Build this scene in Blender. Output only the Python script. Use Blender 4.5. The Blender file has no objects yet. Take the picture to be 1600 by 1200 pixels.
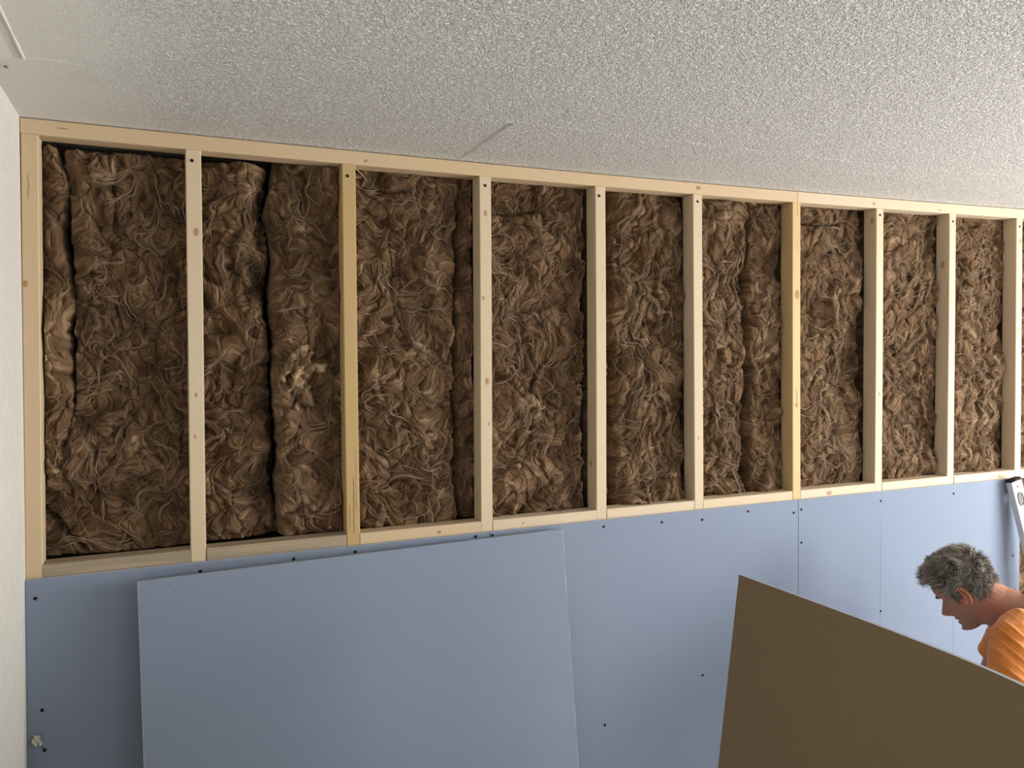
import bpy, bmesh, math, random
import numpy as np
from mathutils import Vector, Matrix, Euler

S = bpy.context.scene
C = S.collection
random.seed(5)

# ------------------------------------------------------------------ camera, world, light, exposure
F_PX = 1246.15
cam_d = bpy.data.cameras.new('camera'); cam = bpy.data.objects.new('camera', cam_d); C.objects.link(cam)
cam_d.sensor_fit = 'HORIZONTAL'; cam_d.sensor_width = 36.0; cam_d.lens = F_PX / 1600 * 36
cam_d.clip_start = 0.05
cam.location = (0.3208, -2.2482, 1.8391)
cam.rotation_euler = (1.5403, 0.0094, -0.4043)
S.camera = cam

S.view_settings.view_transform = 'Standard'
S.view_settings.look = 'None'
S.view_settings.exposure = -0.35
S.view_settings.gamma = 1.0
S.view_settings.use_curve_mapping = False
S.cycles.max_bounces = 7
S.cycles.diffuse_bounces = 4
S.cycles.use_adaptive_sampling = True
S.cycles.adaptive_threshold = 0.02
S.cycles.use_denoising = True

w = bpy.data.worlds.new('sky'); S.world = w; w.use_nodes = True
wn = w.node_tree.nodes; wl = w.node_tree.links
sky = wn.new('ShaderNodeTexSky'); sky.sky_type = 'NISHITA'; sky.sun_disc = False
sky.sun_elevation = math.radians(40); sky.sun_rotation = math.radians(120)
wl.new(sky.outputs[0], wn['Background'].inputs[0]); wn['Background'].inputs[1].default_value = 0.10

RX, RY = 4.86, -4.3          # right wall x, rear wall y
WIN_R = (-3.3, -0.75, 0.75, 2.2)     # y0,y1,z0,z1 of the window in the right wall
WIN_B = (2.7, 4.5, 0.8, 2.2)     # x0,x1,z0,z1 of the window in the rear wall

def window_light(name, loc, rot, sx, sy, power, col):
    d = bpy.data.lights.new(name, 'AREA'); d.shape = 'RECTANGLE'; d.size = sx; d.size_y = sy
    d.energy = power; d.color = col
    o = bpy.data.objects.new(name, d); C.objects.link(o); o.location = loc; o.rotation_euler = rot
    return o
window_light('daylight_right', (RX + 0.16, (WIN_R[0] + WIN_R[1]) / 2, (WIN_R[2] + WIN_R[3]) / 2),
             (0, math.radians(90), 0), WIN_R[3] - WIN_R[2], WIN_R[1] - WIN_R[0], 370, (1.0, 0.98, 0.95))
window_light('daylight_rear', ((WIN_B[0] + WIN_B[1]) / 2, RY - 0.16, (WIN_B[2] + WIN_B[3]) / 2),
             (math.radians(90), 0, 0), WIN_B[1] - WIN_B[0], WIN_B[3] - WIN_B[2], 30, (1.0, 0.97, 0.93))

# ------------------------------------------------------------------ helpers
def mesh_obj(name, v, f, mat=None, parent=None, smooth=False, mats=None, fmat=None):
    me = bpy.data.meshes.new(name)
    me.from_pydata([tuple(p) for p in v], [], [tuple(q) for q in f])
    for m in (mats or ([mat] if mat else [])): me.materials.append(m)
    if fmat is not None: me.polygons.foreach_set('material_index', fmat)
    if smooth: me.polygons.foreach_set('use_smooth', [True] * len(me.polygons))
    me.update()
    o = bpy.data.objects.new(name, me); C.objects.link(o)
    if parent: o.parent = parent
    return o

def quad_mesh(name, V, Q, mat, parent=None, smooth=True, attr=None):
    me = bpy.data.meshes.new(name)
    V = np.asarray(V, np.float32); Q = np.asarray(Q, np.int32)
    me.vertices.add(len(V)); me.vertices.foreach_set('co', V.ravel())
    me.loops.add(Q.size); me.loops.foreach_set('vertex_index', Q.ravel())
    me.polygons.add(len(Q)); me.polygons.foreach_set('loop_start', np.arange(0, Q.size, 4, dtype=np.int32))
    me.polygons.foreach_set('use_smooth', np.full(len(Q), smooth))
    me.update(calc_edges=True)
    if attr is not None:
        for k, a in attr.items():
            at = me.attributes.new(k, 'FLOAT', 'POINT'); at.data.foreach_set('value', np.asarray(a, np.float32).ravel())
    me.materials.append(mat)
    o = bpy.data.objects.new(name, me); C.objects.link(o)
    if parent: o.parent = parent
    return o

def bm_obj(name, bm, mat, parent=None, smooth=False):
    me = bpy.data.meshes.new(name); bm.to_mesh(me); bm.free(); me.materials.append(mat)
    if smooth: me.polygons.foreach_set('use_smooth', [True] * len(me.polygons))
    o = bpy.data.objects.new(name, me); C.objects.link(o)
    if parent: o.parent = parent
    return o

def tag(o, label, cat, group=None, kind=None):
    o['label'] = label; o['category'] = cat
    if group: o['group'] = group
    if kind: o['kind'] = kind
    return o
def struct(o, label=None):
    o['kind'] = 'structure'
    if label: o['label'] = label
    return o

def box_vf(x0, x1, y0, y1, z0, z1):
    v = [(x0,y0,z0),(x1,y0,z0),(x1,y1,z0),(x0,y1,z0),(x0,y0,z1),(x1,y0,z1),(x1,y1,z1),(x0,y1,z1)]
    f = [(0,3,2,1),(4,5,6,7),(0,1,5,4),(1,2,6,5),(2,3,7,6),(3,0,4,7)]
    return v, f
def box(name, x0, x1, y0, y1, z0, z1, mat, parent=None):
    v, f = box_vf(x0, x1, y0, y1, z0, z1); return mesh_obj(name, v, f, mat, parent)
def boxes(name, L, mat, parent=None):
    V, F = [], []
    for b in L:
        v, f = box_vf(*b); n = len(V); V += v; F += [tuple(i + n for i in q) for q in f]
    return mesh_obj(name, V, F, mat, parent)

# measured profiles of the (slightly bowed) plate and board tops
def zt(x): return 2.4 + 0.0056 * (x - 2) + 0.0037 * ((x - 2) ** 2 - 2)      # underside of the top plate
def zb(x): return 1.320 + 0.0024 * (x - 2) - 0.0006 * ((x - 2) ** 2 - 2)    # top edge of the fixed boards
XT = [.0179, .3861, .7909, 1.2008, 1.5956, 1.9715, 2.4016, 2.8081, 3.2013, 3.5995, 4.0, 4.4, 4.8]
XB = [.0016, .3794, .7879, 1.1958, 1.5944, 1.9743, 2.4033, 2.8063, 3.2007, 3.6013, 4.0, 4.4, 4.8]
def stud_x(i, z):
    t = (z - 1.32) / (2.4 - 1.32); return XB[i] + (XT[i] - XB[i]) * t
def wall_x(z): return -0.0024 - 0.0123 * (2.434 - z)

# ------------------------------------------------------------------ materials
class NT:
    def __init__(s, name):
        s.m = bpy.data.materials.new(name); s.m.use_nodes = True
        s.t = s.m.node_tree; s.n = s.t.nodes; s.l = s.t.links
        s.b = s.n['Principled BSDF']
    def new(s, typ, **kw):
        n = s.n.new(typ)
        for k, v in kw.items():
            if k in n.inputs.keys() if isinstance(k, str) else False: n.inputs[k].default_value = v
            else: setattr(n, k, v)
        return n
    def link(s, a, b): s.l.new(a, b)
    def coord(s, scale=(1,1,1), kind='Object', loc=(0,0,0), rot=(0,0,0)):
        tc = s.new('ShaderNodeTexCoord'); mp = s.new('ShaderNodeMapping')
        mp.inputs['Scale'].default_value = scale; mp.inputs['Location'].default_value = loc; mp.inputs['Rotation'].default_value = rot
        s.link(tc.outputs[kind], mp.inputs['Vector']); return mp.outputs[0]
    def noise(s, vec, scale, detail=3, rough=.5, dist=0):
        n = s.new('ShaderNodeTexNoise'); n.inputs['Scale'].default_value = scale; n.inputs['Detail'].default_value = detail
        n.inputs['Roughness'].default_value = rough; n.inputs['Distortion'].default_value = dist
        s.link(vec, n.inputs['Vector']); return n.outputs['Fac']
    def ramp(s, fac, stops):
        r = s.new('ShaderNodeValToRGB'); e = r.color_ramp.elements
        while len(e) > 1: e.remove(e[0])
        e[0].position = stops[0][0]; e[0].color = (*stops[0][1], 1)
        for p, c in stops[1:]:
            k = e.new(p); k.color = (*c, 1)
        s.link(fac, r.inputs[0]); return r.outputs[0]
    def math(s, op, a, b=None, clamp=False):
        n = s.new('ShaderNodeMath'); n.operation = op; n.use_clamp = clamp
        for i, v in enumerate((a, b)):
            if v is None: continue
            if isinstance(v, (int, float)): n.inputs[i].default_value = v
            else: s.link(v, n.inputs[i])
        return n.outputs[0]
    def mix(s, fac, a, b, mode='MIX'):
        n = s.new('ShaderNodeMix'); n.data_type = 'RGBA'; n.blend_type = mode
        for i, v in ((0, fac), (6, a), (7, b)):
            if isinstance(v, (int, float)): n.inputs[i].default_value = v
            elif isinstance(v, tuple): n.inputs[i].default_value = (*v, 1)
            else: s.link(v, n.inputs[i])
        return n.outputs[2]
    def bump(s, h, strength=.5, dist=.001, normal=None):
        n = s.new('ShaderNodeBump'); n.inputs['Strength'].default_value = strength; n.inputs['Distance'].default_value = dist
        s.link(h, n.inputs['Height'])
        if normal: s.link(normal, n.inputs['Normal'])
        s.link(n.outputs[0], s.b.inputs['Normal']); return n.outputs[0]
    def col(s, c):
        if isinstance(c, tuple): s.b.inputs['Base Color'].default_value = (*c, 1)
        else: s.link(c, s.b.inputs['Base Color'])
    def set(s, **kw):
        for k, v in kw.items(): s.b.inputs[k.replace('_', ' ')].default_value = v
        return s

def simple(name, c, rough=.6, metal=0, spec=.5):
    t = NT(name); t.col(c); t.set(Roughness=rough, Metallic=metal); t.b.inputs['Specular IOR Level'].default_value = spec
    return t.m

def wood(name, light, dark, knots=(), grain=1.0, yellow=0.0, seed=0, grey=0.0, cracks=()):
    """timber: grain runs along local z; knots = [(x, z, r)] on the narrow front or (None,y,z,r) on a side"""
    t = NT(name)
    o = (seed * 1.7, seed * 0.9, seed * 3.1)
    v = t.coord((1, 1, 0.035), loc=o)
    wv = t.noise(v, 14, 3, .5, .4)
    # growth rings: distance from a far-off pith, wavering slowly along the length
    tc = t.new('ShaderNodeTexCoord'); sep = t.new('ShaderNodeSeparateXYZ'); t.link(tc.outputs['Object'], sep.inputs[0])
    ang = 0.5 + 0.35 * math.sin(seed * 2.3)
    r = t.math('ADD', t.math('MULTIPLY', sep.outputs[0], math.cos(ang)), t.math('MULTIPLY', sep.outputs[1], math.sin(ang)))
    r = t.math('ADD', r, t.math('MULTIPLY', wv, 0.030))
    s = t.math('SINE', t.math('MULTIPLY', r, 2 * math.pi / 0.0036))
    s = t.math('MULTIPLY_ADD', s, .5); s.node.inputs[2].default_value = .5
    s = t.math('POWER', s, 2.2)
    fine = t.noise(t.coord((1, 1, 0.012), loc=o), 420, 2, .6)
    big = t.noise(t.coord((1, 1, .3), loc=o), 7, 3, .55)
    c = t.mix(t.math('MULTIPLY', s, .55 * grain), light, dark)
    c = t.mix(t.math('MULTIPLY', fine, .35), c, tuple(a * .80 for a in light))
    c = t.mix(t.math('MULTIPLY', t.math('SUBTRACT', big, .35, True), 1.0, True), c, tuple(a * b for a, b in zip(light, (.93, .86, .72))))
    if grey:
        gg = t.noise(t.coord((1, 1, .03), loc=o), 55, 4, .65)
        g = t.ramp(gg, [(.36, (0, 0, 0)), (.58, (1, 1, 1))])
        gm = t.math('MULTIPLY', g, grey)
        c = t.mix(gm, c, (.30, .25, .185))
    h = fine
    for k in knots:
        side = k[0] is None
        cmb = t.new('ShaderNodeCombineXYZ')
        t.link(sep.outputs[1 if side else 0], cmb.inputs[0]); t.link(sep.outputs[2], cmb.inputs[2])
        kx, kz, kr = (k[1:] if side else k)
        d = t.new('ShaderNodeVectorMath'); d.operation = 'SUBTRACT'; d.inputs[1].default_value = (kx, 0, kz); t.link(cmb.outputs[0], d.inputs[0])
        sc = t.new('ShaderNodeVectorMath'); sc.operation = 'MULTIPLY'; sc.inputs[1].default_value = (1, 1, .62); t.link(d.outputs[0], sc.inputs[0])
        ln = t.new('ShaderNodeVectorMath'); ln.operation = 'LENGTH'; t.link(sc.outputs[0], ln.inputs[0])
        q = t.math('DIVIDE', t.math('ADD', ln.outputs['Value'], t.math('MULTIPLY', wv, .002)), kr)
        msk = t.ramp(q, [(.25, (.75, .75, .75)), (.62, (.85, .85, .85)), (.8, (.35, .35, .35)), (1.0, (0, 0, 0))])
        c = t.mix(msk, c, tuple(a * b for a, b in zip(dark, (.62, .46, .34))))
    for (cx, z0, z1, wd) in cracks:      # drying cracks / pitch streaks: thin dark lines along the grain
        dx = t.math('ABSOLUTE', t.math('SUBTRACT', sep.outputs[0], t.math('ADD', t.math('MULTIPLY', t.noise(t.coord((.1, .1, 1)), 55, 3), .008), cx - .004)))
        dz = t.math('ABSOLUTE', t.math('SUBTRACT', sep.outputs[2], (z0 + z1) / 2))
        a = t.math('SUBTRACT', 1.0, t.math('DIVIDE', dx, wd), True)
        b = t.math('MULTIPLY', t.math('SUBTRACT', (z1 - z0) / 2, dz, True), 60, True)
        c = t.mix(t.math('MULTIPLY', t.math('POWER', t.math('MULTIPLY', a, b), .6), .9, True), c, (.07, .04, .018))
    t.col(c); t.set(Roughness=.62); t.b.inputs['Specular IOR Level'].default_value = .3
    t.bump(h, .25, .0006)
    return t.m

PINE = (.62, .485, .325); PINE_D = (.48, .335, .19)
YEL = (.53, .385, .19); YEL_D = (.40, .245, .085)
PALE = (.64, .535, .395); PALE_D = (.52, .40, .255)

def paper(name, c1, c2, rough=.75):
    t = NT(name); v = t.coord()
    a = t.noise(v, 3.0, 3, .5); b = t.noise(t.coord((1, 1, 1)), 260, 2, .6)
    c = t.mix(a, c1, c2); c = t.mix(t.math('MULTIPLY', b, .12), c, tuple(min(1, x * 1.35) for x in c1))
    sc = t.noise(t.coord((1, 1, 22)), 2.0, 2, .6)           # very faint rolled lines along the board
    c = t.mix(t.math('MULTIPLY', t.math('SUBTRACT', sc, .5, True), .25), c, tuple(min(1, x * 1.25) for x in c2))
    sp = t.noise(v, 85, 1, .4); c = t.mix(t.ramp(sp, [(.83, (0, 0, 0)), (.86, (.3, .3, .3))]), c, (.60, .62, .64))
    t.col(c); t.set(Roughness=rough); t.b.inputs['Specular IOR Level'].default_value = .35
    t.bump(b, .12, .0004); return t.m
M_BLUE = paper('blue_board_paper', (.190, .238, .335), (.208, .256, .345))
M_BROWN = paper('brown_board_paper', (.215, .160, .092), (.195, .142, .080))
def gyps():
    t = NT('gypsum_core'); n = t.noise(t.coord(), 180, 4, .7)
    t.col(t.mix(n, (.50, .51, .52), (.74, .74, .72))); t.set(Roughness=.9); t.bump(n, .6, .001); return t.m
M_GYP = gyps()
M_EDGE = simple('bluish_edge_paper', (.36, .39, .45), .7)
M_SCREW = simple('black_screw', (.008, .008, .009), .7, 0, .2)
M_DARKMASONRY = simple('dark_masonry', (.09, .075, .055), .9)

def ceiling_mat():
    t = NT('textured_ceiling_paper')
    v = t.coord()
    nz = t.noise(v, 40, 2, .5)
    # short raised worms: contour lines of a distorted noise
    n1 = t.noise(v, 104, 1.0, .45, 1.0)
    r = t.math('ABSOLUTE', t.math('SUBTRACT', n1, .5)); worms = t.math('SUBTRACT', 1.0, t.math('MULTIPLY', r, 9.0), True)
    n2 = t.noise(v, 76, 1.5, .5, .6)
    h = t.math('ADD', t.math('MULTIPLY', worms, .55), t.math('MULTIPLY', n2, .9))
    # the paper is smoothed down (filled) near the left wall
    sep = t.new('ShaderNodeSeparateXYZ'); tc = t.new('ShaderNodeTexCoord'); t.link(tc.outputs['Object'], sep.inputs[0])
    bd = t.math('ADD', sep.outputs[0], t.math('MULTIPLY', t.noise(v, 6, 2), .25))
    bd = t.math('SUBTRACT', bd, t.math('MULTIPLY', sep.outputs[1], -.05))
    msk = t.ramp(bd, [(.20, (.05, .05, .05)), (.50, (1, 1, 1))])
    h = t.math('MULTIPLY', h, msk)
    big = t.noise(v, 1.6, 3, .5)
    c = t.mix(big, (.71, .708, .692), (.75, .748, .732))
    t.col(c); t.set(Roughness=.75); t.b.inputs['Specular IOR Level'].default_value = .3
    t.bump(h, 1.0, .0052); return t.m
M_CEIL = ceiling_mat()
def wallpaper():
    t = NT('white_textured_wallpaper')
    a = t.noise(t.coord((1, 1, .35)), 120, 4, .65, .5); b = t.noise(t.coord(), 38, 3, .5)
    t.col(t.mix(b, (.60, .58, .535), (.72, .70, .655))); t.set(Roughness=.85)
    t.bump(t.math('ADD', a, t.math('MULTIPLY', b, .6)), .9, .003); return t.m
M_WALL = wallpaper()
M_COVE = simple('painted_coving', (.64, .62, .585), .7)
M_CAULK = simple('caulk_bead', (.80, .78, .74), .5)
M_PLASTER = simple('plain_wall_paint', (.62, .59, .54), .85)
def floor_mat():
    t = NT('floor_boards'); g = t.noise(t.coord((.06, 1, 1)), 40, 4, .6); br = t.new('ShaderNodeTexBrick')
    br.inputs['Scale'].default_value = 1; br.inputs['Brick Width'].default_value = 1.2; br.inputs['Row Height'].default_value = .19; br.inputs['Mortar Size'].default_value = .003
    br.inputs['Color1'].default_value = (.47, .435, .385, 1); br.inputs['Color2'].default_value = (.43, .40, .35, 1); br.inputs['Mortar'].default_value = (.06, .045, .03, 1)
    t.link(t.coord(), br.inputs['Vector']); t.col(t.mix(t.math('MULTIPLY', g, .4), br.outputs[0], (.36, .28, .20))); t.set(Roughness=.5); return t.m
M_FLOOR = floor_mat()

# ------------------------------------------------------------------ room shell
def shell():
    # floor
    struct(box('floor', -.2, RX + .1, RY - .1, .45, -.08, 0, M_FLOOR))
    # ceiling: follows the bowed plate; the strip beside the frame sits a little lower than the old paper
    xs = np.linspace(-.12, RX + .05, 80); V = []; F = []
    def zc(x): return zt(min(max(x, -.1), 4.2)) + .0405
    rows = [(RY - .1, .0012), (-.404, .0012), (-.400, 0.0), (0.1, 0.0), (.45, 0.0)]
    for x in xs:
        for (y, dz) in rows:
            jy = 0 if y < -3 or y > 0 else .004 * math.sin(x * 3.1) + .03 * max(0, x - 2.2) * -.9
            V.append((x, y + jy, zc(x) + dz * (.20 + .55 * min(1, max(0, (x - .9) / .3)))))
    n = len(rows)
    for i in range(len(xs) - 1):
        for j in range(n - 1):
            a = i * n + j; F.append((a, a + 1, a + n + 1, a + n))
    m = len(V)
    top = []
    for x in (xs[0], xs[-1]):
        for y in (rows[0][0], rows[-1][0]): V.append((x, y, 2.56))
    F.append((m, m + 2, m + 3, m + 1))
    o = mesh_obj('ceiling', V, F, M_CEIL, smooth=False); struct(o)
    # paper joint running across the strip, near the third stud
    v = []; f = []
    for k in range(13):
        y = -.392 + .385 * k / 12; x = 1.122 + .002 * math.sin(k * 1.7); z = zc(x)
        hh = .0028 * (1 - .5 * k / 12)
        v += [(x - .016, y, z + .0003), (x - .001, y, z - hh), (x + .001, y, z - hh * .9), (x + .003, y, z + .0003)]
    for k in range(12):
        for j in range(3): a = k * 4 + j; f.append((a, a + 4, a + 5, a + 1))
    mesh_obj('paper_joint', v, f, M_CEIL, o)
    # a torn nail spot in the strip by the left wall
    v = [(0.0291, -.3632, zc(.03) - .0035)]; f = []
    for k in range(9):
        a = k * 2 * math.pi / 9; r = .0048 * (1 + .35 * math.sin(k * 2.1)); v.append((.0291 + r * math.cos(a) * .7, -.3632 + r * math.sin(a) * 1.6, zc(.03) - .0006))
    for k in range(9): f.append((0, 1 + (k + 1) % 9, 1 + k))
    mesh_obj('torn_spot', v, f, simple('rusty_nail_spot', (.16, .11, .075), .8), o)
    # the torn edge of the old paper near the corner
    # left wall (slightly out of plumb) with thickness
    v = []
    for y in (RY - .1, .45):
        for z in (-.05, 2.56): v += [(wall_x(z), y, z), (wall_x(z) - .15, y, z)]
    f = [(0, 4, 6, 2), (1, 3, 7, 5), (0, 1, 5, 4), (2, 6, 7, 3), (0, 2, 3, 1), (4, 5, 7, 6)]
    v, f2 = v, f
    struct(mesh_obj('wall_left', v, f2, M_WALL))
    struct(box('wall_back', wall_x(0) + .001, RX, .26, .40, 0, 2.45, M_DARKMASONRY))
    y0, y1, z0, z1 = WIN_R
    struct(boxes('wall_right', [(RX, RX + .12, RY, y0, 0, 2.5), (RX, RX + .12, y1, .26, 0, 2.5), (RX, RX + .12, y0, y1, 0, z0), (RX, RX + .12, y0, y1, z1, 2.5)], M_PLASTER))
    x0, x1, z0b, z1b = WIN_B
    struct(boxes('wall_front', [(-.01, x0, RY - .12, RY, 0, 2.5), (x1, RX, RY - .12, RY, 0, 2.5), (x0, x1, RY - .12, RY, 0, z0b), (x0, x1, RY - .12, RY, z1b, 2.5)], M_PLASTER))
    # windows: white frames with a centre mullion and a pane
    white = simple('white_window_paint', (.75, .75, .74), .4)
    g = NT('window_glass'); tr = g.new('ShaderNodeBsdfTransparent'); gl = g.new('ShaderNodeBsdfGlossy'); gl.inputs['Roughness'].default_value = .02
    mx = g.new('ShaderNodeMixShader'); mx.inputs[0].default_value = .06; g.link(tr.outputs[0], mx.inputs[1]); g.link(gl.outputs[0], mx.inputs[2])
    g.link(mx.outputs[0], g.n['Material Output'].inputs[0])
    a, b = RX + .03, RX + .09; t = .05; ym = (y0 + y1) / 2
    wn1 = struct(boxes('window_1', [(a, b, y0, y0 + t, z0, z1), (a, b, y1 - t, y1, z0, z1), (a, b, y0 + t, y1 - t, z0, z0 + t), (a, b, y0 + t, y1 - t, z1 - t, z1), (a, b, ym - .03, ym + .03, z0 + t, z1 - t)], white))
    box('pane', a + .02, a + .026, y0 + t, y1 - t, z0 + t, z1 - t, g.m, wn1)
    a, b = RY - .09, RY - .03; xm = (x0 + x1) / 2
    wn2 = struct(boxes('window_2', [(x0, x0 + t, a, b, z0b, z1b), (x1 - t, x1, a, b, z0b, z1b), (x0 + t, x1 - t, a, b, z0b, z0b + t), (x0 + t, x1 - t, a, b, z1b - t, z1b), (xm - .03, xm + .03, a, b, z0b + t, z1b - t)], white))
    box('pane', x0 + t, x1 - t, a + .02, a + .026, z0b + t, z1b - t, g.m, wn2)
    # coving along the left wall, stopping short of the new frame
    ye = -.426; ex = (.0692, 2.4400); wz = 2.4185; zc0 = zc(.06)
    prof = [(wall_x(wz) - .002, wz), (.006, wz + .0025), (.0295, 2.4278), (.052, 2.4345), (.0695, zc0 - .0005), (.0695, zc0 + .004), (-.01, zc0 + .004)]
    V = []; F = []; ys = list(np.linspace(ye, RY, 9)); k = len(prof)
    for y in ys:
        for (px, pz) in prof: V.append((px, y, pz))
    for i in range(len(ys) - 1):
        for j in range(k): a = i * k + j; b2 = i * k + (j + 1) % k; F.append((a, b2, b2 + k, a + k))
    F.append(tuple(range(k))[::-1]); F.append(tuple((len(ys) - 1) * k + j for j in range(k)))
    cv = struct(mesh_obj('trim_1', V, F, M_COVE, smooth=False))
    # bead of caulk at its upper edge
    V = []; F = []; ns = 6
    for i in range(60):
        y = ye + (RY - ye) * i / 59; r = .0024 * (1 + .25 * math.sin(i * 2.2))
        for j in range(ns):
            a = 2 * math.pi * j / ns; V.append((.0700 + r * math.cos(a), y, zc0 - .0006 + r * math.sin(a)))
    for i in range(59):
        for j in range(ns): F.append((i * ns + j, i * ns + (j + 1) % ns, (i + 1) * ns + (j + 1) % ns, (i + 1) * ns + j))
    mesh_obj('caulk_bead', V, F, M_CAULK, cv, smooth=True)
    # torn edge of paper between the coving and the open ceiling
    V = []; F = []
    pts = [(.070, -.426), (.09, -.434), (.115, -.436), (.14, -.434), (.161, -.431), (.178, -.424), (.19, -.412), (.197, -.402)]
    for i, (x, y) in enumerate(pts):
        z = zc(x) + .0006; t2 = .0022 * (1 - i / 9)
        V += [(x, y + .0035, z), (x, y + .0012, z - t2), (x, y - .002, z - t2 * .8), (x, y - .006, z)]
    for i in range(len(pts) - 1):
        for j in range(3): a = i * 4 + j; F.append((a, a + 4, a + 5, a + 1))
    mesh_obj('torn_paper_edge', V, F, M_CEIL, o)
shell()

# ------------------------------------------------------------------ timber
def timber(name, p0, p1, w, d, mat, parent=None, bow=.0012, seed=0, axis_w=None, ch=.0022, segs=14):
    """p0->p1 = centre line of the FRONT face (towards -y); w = face width, d = depth into +y. local z = length, x = width, y = depth"""
    p0 = Vector(p0); p1 = Vector(p1); L = (p1 - p0).length
    zd = (p1 - p0).normalized(); yd = Vector((0, 1, 0)); yd = (yd - zd * yd.dot(zd)).normalized(); xd = yd.cross(zd)
    rng = random.Random(seed); ph = rng.random() * 6; ph2 = rng.random() * 6
    ring = [(-w/2+ch,0),(w/2-ch,0),(w/2,ch),(w/2,d-ch),(w/2-ch,d),(-w/2+ch,d),(-w/2,d-ch),(-w/2,ch)]
    V = []; F = []
    for i in range(segs + 1):
        t = i / segs; bx = bow * math.sin(t * math.pi * 2 + ph) * math.sin(t * math.pi); by = bow * .5 * math.sin(t * 5 + ph2) * math.sin(t * math.pi)
        for (x, y) in ring: V.append((x + bx, y + by, t * L))
    for i in range(segs):
        for j in range(8): F.append((i*8+j, i*8+(j+1)%8, (i+1)*8+(j+1)%8, (i+1)*8+j))
    F.append(tuple(range(8))[::-1]); F.append(tuple(segs*8+j for j in range(8)))
    o = mesh_obj(name, V, F, mat, parent)
    m = Matrix((xd, yd, zd)).transposed().to_4x4(); m.translation = p0
    o.matrix_world = m
    return o

def screw_mesh():
    prof = [(.0, .0005), (.0012, .0004), (.0028, .0001), (.0042, -.0004), (.0045, .0002), (.0042, .0010), (.0030, .0030), (.0018, .0060), (.0018, .016), (.0, .020)]
    V = []; F = []; ns = 14
    for (r, y) in prof:
        for k in range(ns):
            a = 2 * math.pi * k / ns
            rr = r * (.55 if (r == .0028 and k % 4 == 0) else 1)
            V.append((rr * math.cos(a), y, rr * math.sin(a)))
    for i in range(len(prof) - 1):
        for k in range(ns): F.append((i*ns+k, i*ns+(k+1)%ns, (i+1)*ns+(k+1)%ns, (i+1)*ns+k))
    me = bpy.data.meshes.new('screw'); me.from_pydata(V, [], F); me.materials.append(M_SCREW); me.update(); return me
SCREW = screw_mesh()
def screw(parent, x, y, z, s=1.0, label=None):
    o = bpy.data.objects.new('screw', SCREW); C.objects.link(o); o.parent = parent
    o.matrix_parent_inverse = parent.matrix_world.inverted()
    o.location = (x, y, z); o.scale = (s, 1, s)
    return o

bay_desc = ['left wall', 'second', 'third', 'fourth', 'fifth', 'sixth', 'seventh', 'eighth', 'ninth', 'tenth']
stud_lab = {
 0: 'pale timber end stud fixed against the white left wall',
 1: 'pale slender stud, first right of the left wall, reddish hole at top',
 2: 'yellow-brown aged stud with a cracked splintered foot, second right of the wall',
 3: 'pale stud above the leaning blue board, with a knot row and dark hole at top',
 4: 'pale stud with a ringed knot low on its left side',
 5: 'pale stud next left of the yellow stud under the plate joint',
 6: 'yellowish stud directly below the joint in the top plate',
 7: 'pale stud next right of the yellow stud that stands below the plate joint',
 8: 'pale stud with a round knot high on its left side',
 9: 'pale stud at the right edge of the photo above the top of the spirit level'}
knots = {0: [(-.012, 1.9898, .008)], 1: [(.004, 2.135, .010), (-.002, 1.71, .006), (-.006, 1.60, .005)],
         2: [(-.004, 2.33, .0), ], 3: [(.0, 2.235, .008), (-.008, 1.98, .006), (.002, 1.73, .009), (.006, 1.60, .005)],
         4: [(None, .035, 1.455, .010), (None, .03, 1.72, .005)], 5: [(.004, 2.39, .02), (.0, 1.52, .006)],
         6: [(.002, 2.02, .014), (0.0, 1.62, .008)], 7: [(None, .02, 2.31, .011), (.0, 1.65, .007)],
         8: [(None, .03, 2.16, .013)], 9: [(.004, 2.27, .010), (0.0, 1.9, .007)]}
cracks = {0: [(-.004, 2.19, 2.26, .0012)], 2: [(.002, 1.30, 1.47, .0016), (-.010, 1.31, 1.39, .0013), (.009, 1.36, 1.55, .0009)],
          6: [(.004, 2.30, 2.36, .0014), (.003, 2.17, 2.23, .001), (.001, 1.62, 1.68, .002)], 4: [(0.006, 2.0, 2.05, .0008)]}
studs = []
for i in range(13):
    kn = [(k if k[0] is None else k) for k in knots.get(i, []) if k[-1] > 0]
    if i in (2, 6): m = wood('yellow_stud_timber', YEL if i == 2 else (.62, .465, .25), YEL_D if i == 2 else (.48, .33, .15), kn, 1.0, seed=i, cracks=cracks.get(i, ()))
    else:
        base = PINE if i == 0 else PALE
        m = wood('pale_stud_timber', base, PINE_D if i == 0 else PALE_D, kn, .8, seed=i, cracks=cracks.get(i, ()))
    zhi = zt(XT[i] if i < 10 else 4.0) - .0006
    w_ = .037 if i == 0 else .038
    s_ = timber('timber_stud', (stud_x(i, 0.045), 0, 0.045), (stud_x(i, zhi), 0, zhi), w_, .0605, m, seed=i, bow=.0016 if i not in (0,) else .0005, segs=24)
    # wood node coordinates are local: shift knots by stud foot height (0.045) is negligible at this scale
    lab = stud_lab.get(i, 'pale stud outside the right edge of the photo, %s past the spirit level' % ['', 'first', 'second', 'third', 'last'][max(0, i - 9)])
    tag(s_, lab, 'stud', 'timber studs of the new partition frame')
    studs.append(s_)
hole = {1: (.3827, 2.3643), 2: (.7869, 2.3575), 3: (1.2002, 2.3625), 4: (1.5906, 2.3599), 5: (1.9712, 2.3678), 7: (2.8074, 2.3746), 8: (3.2018, 2.3738), 9: (3.5985, 2.376)}
for i, (x, z) in hole.items(): screw(studs[i], x, -.0012, z, 1.0)
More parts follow.
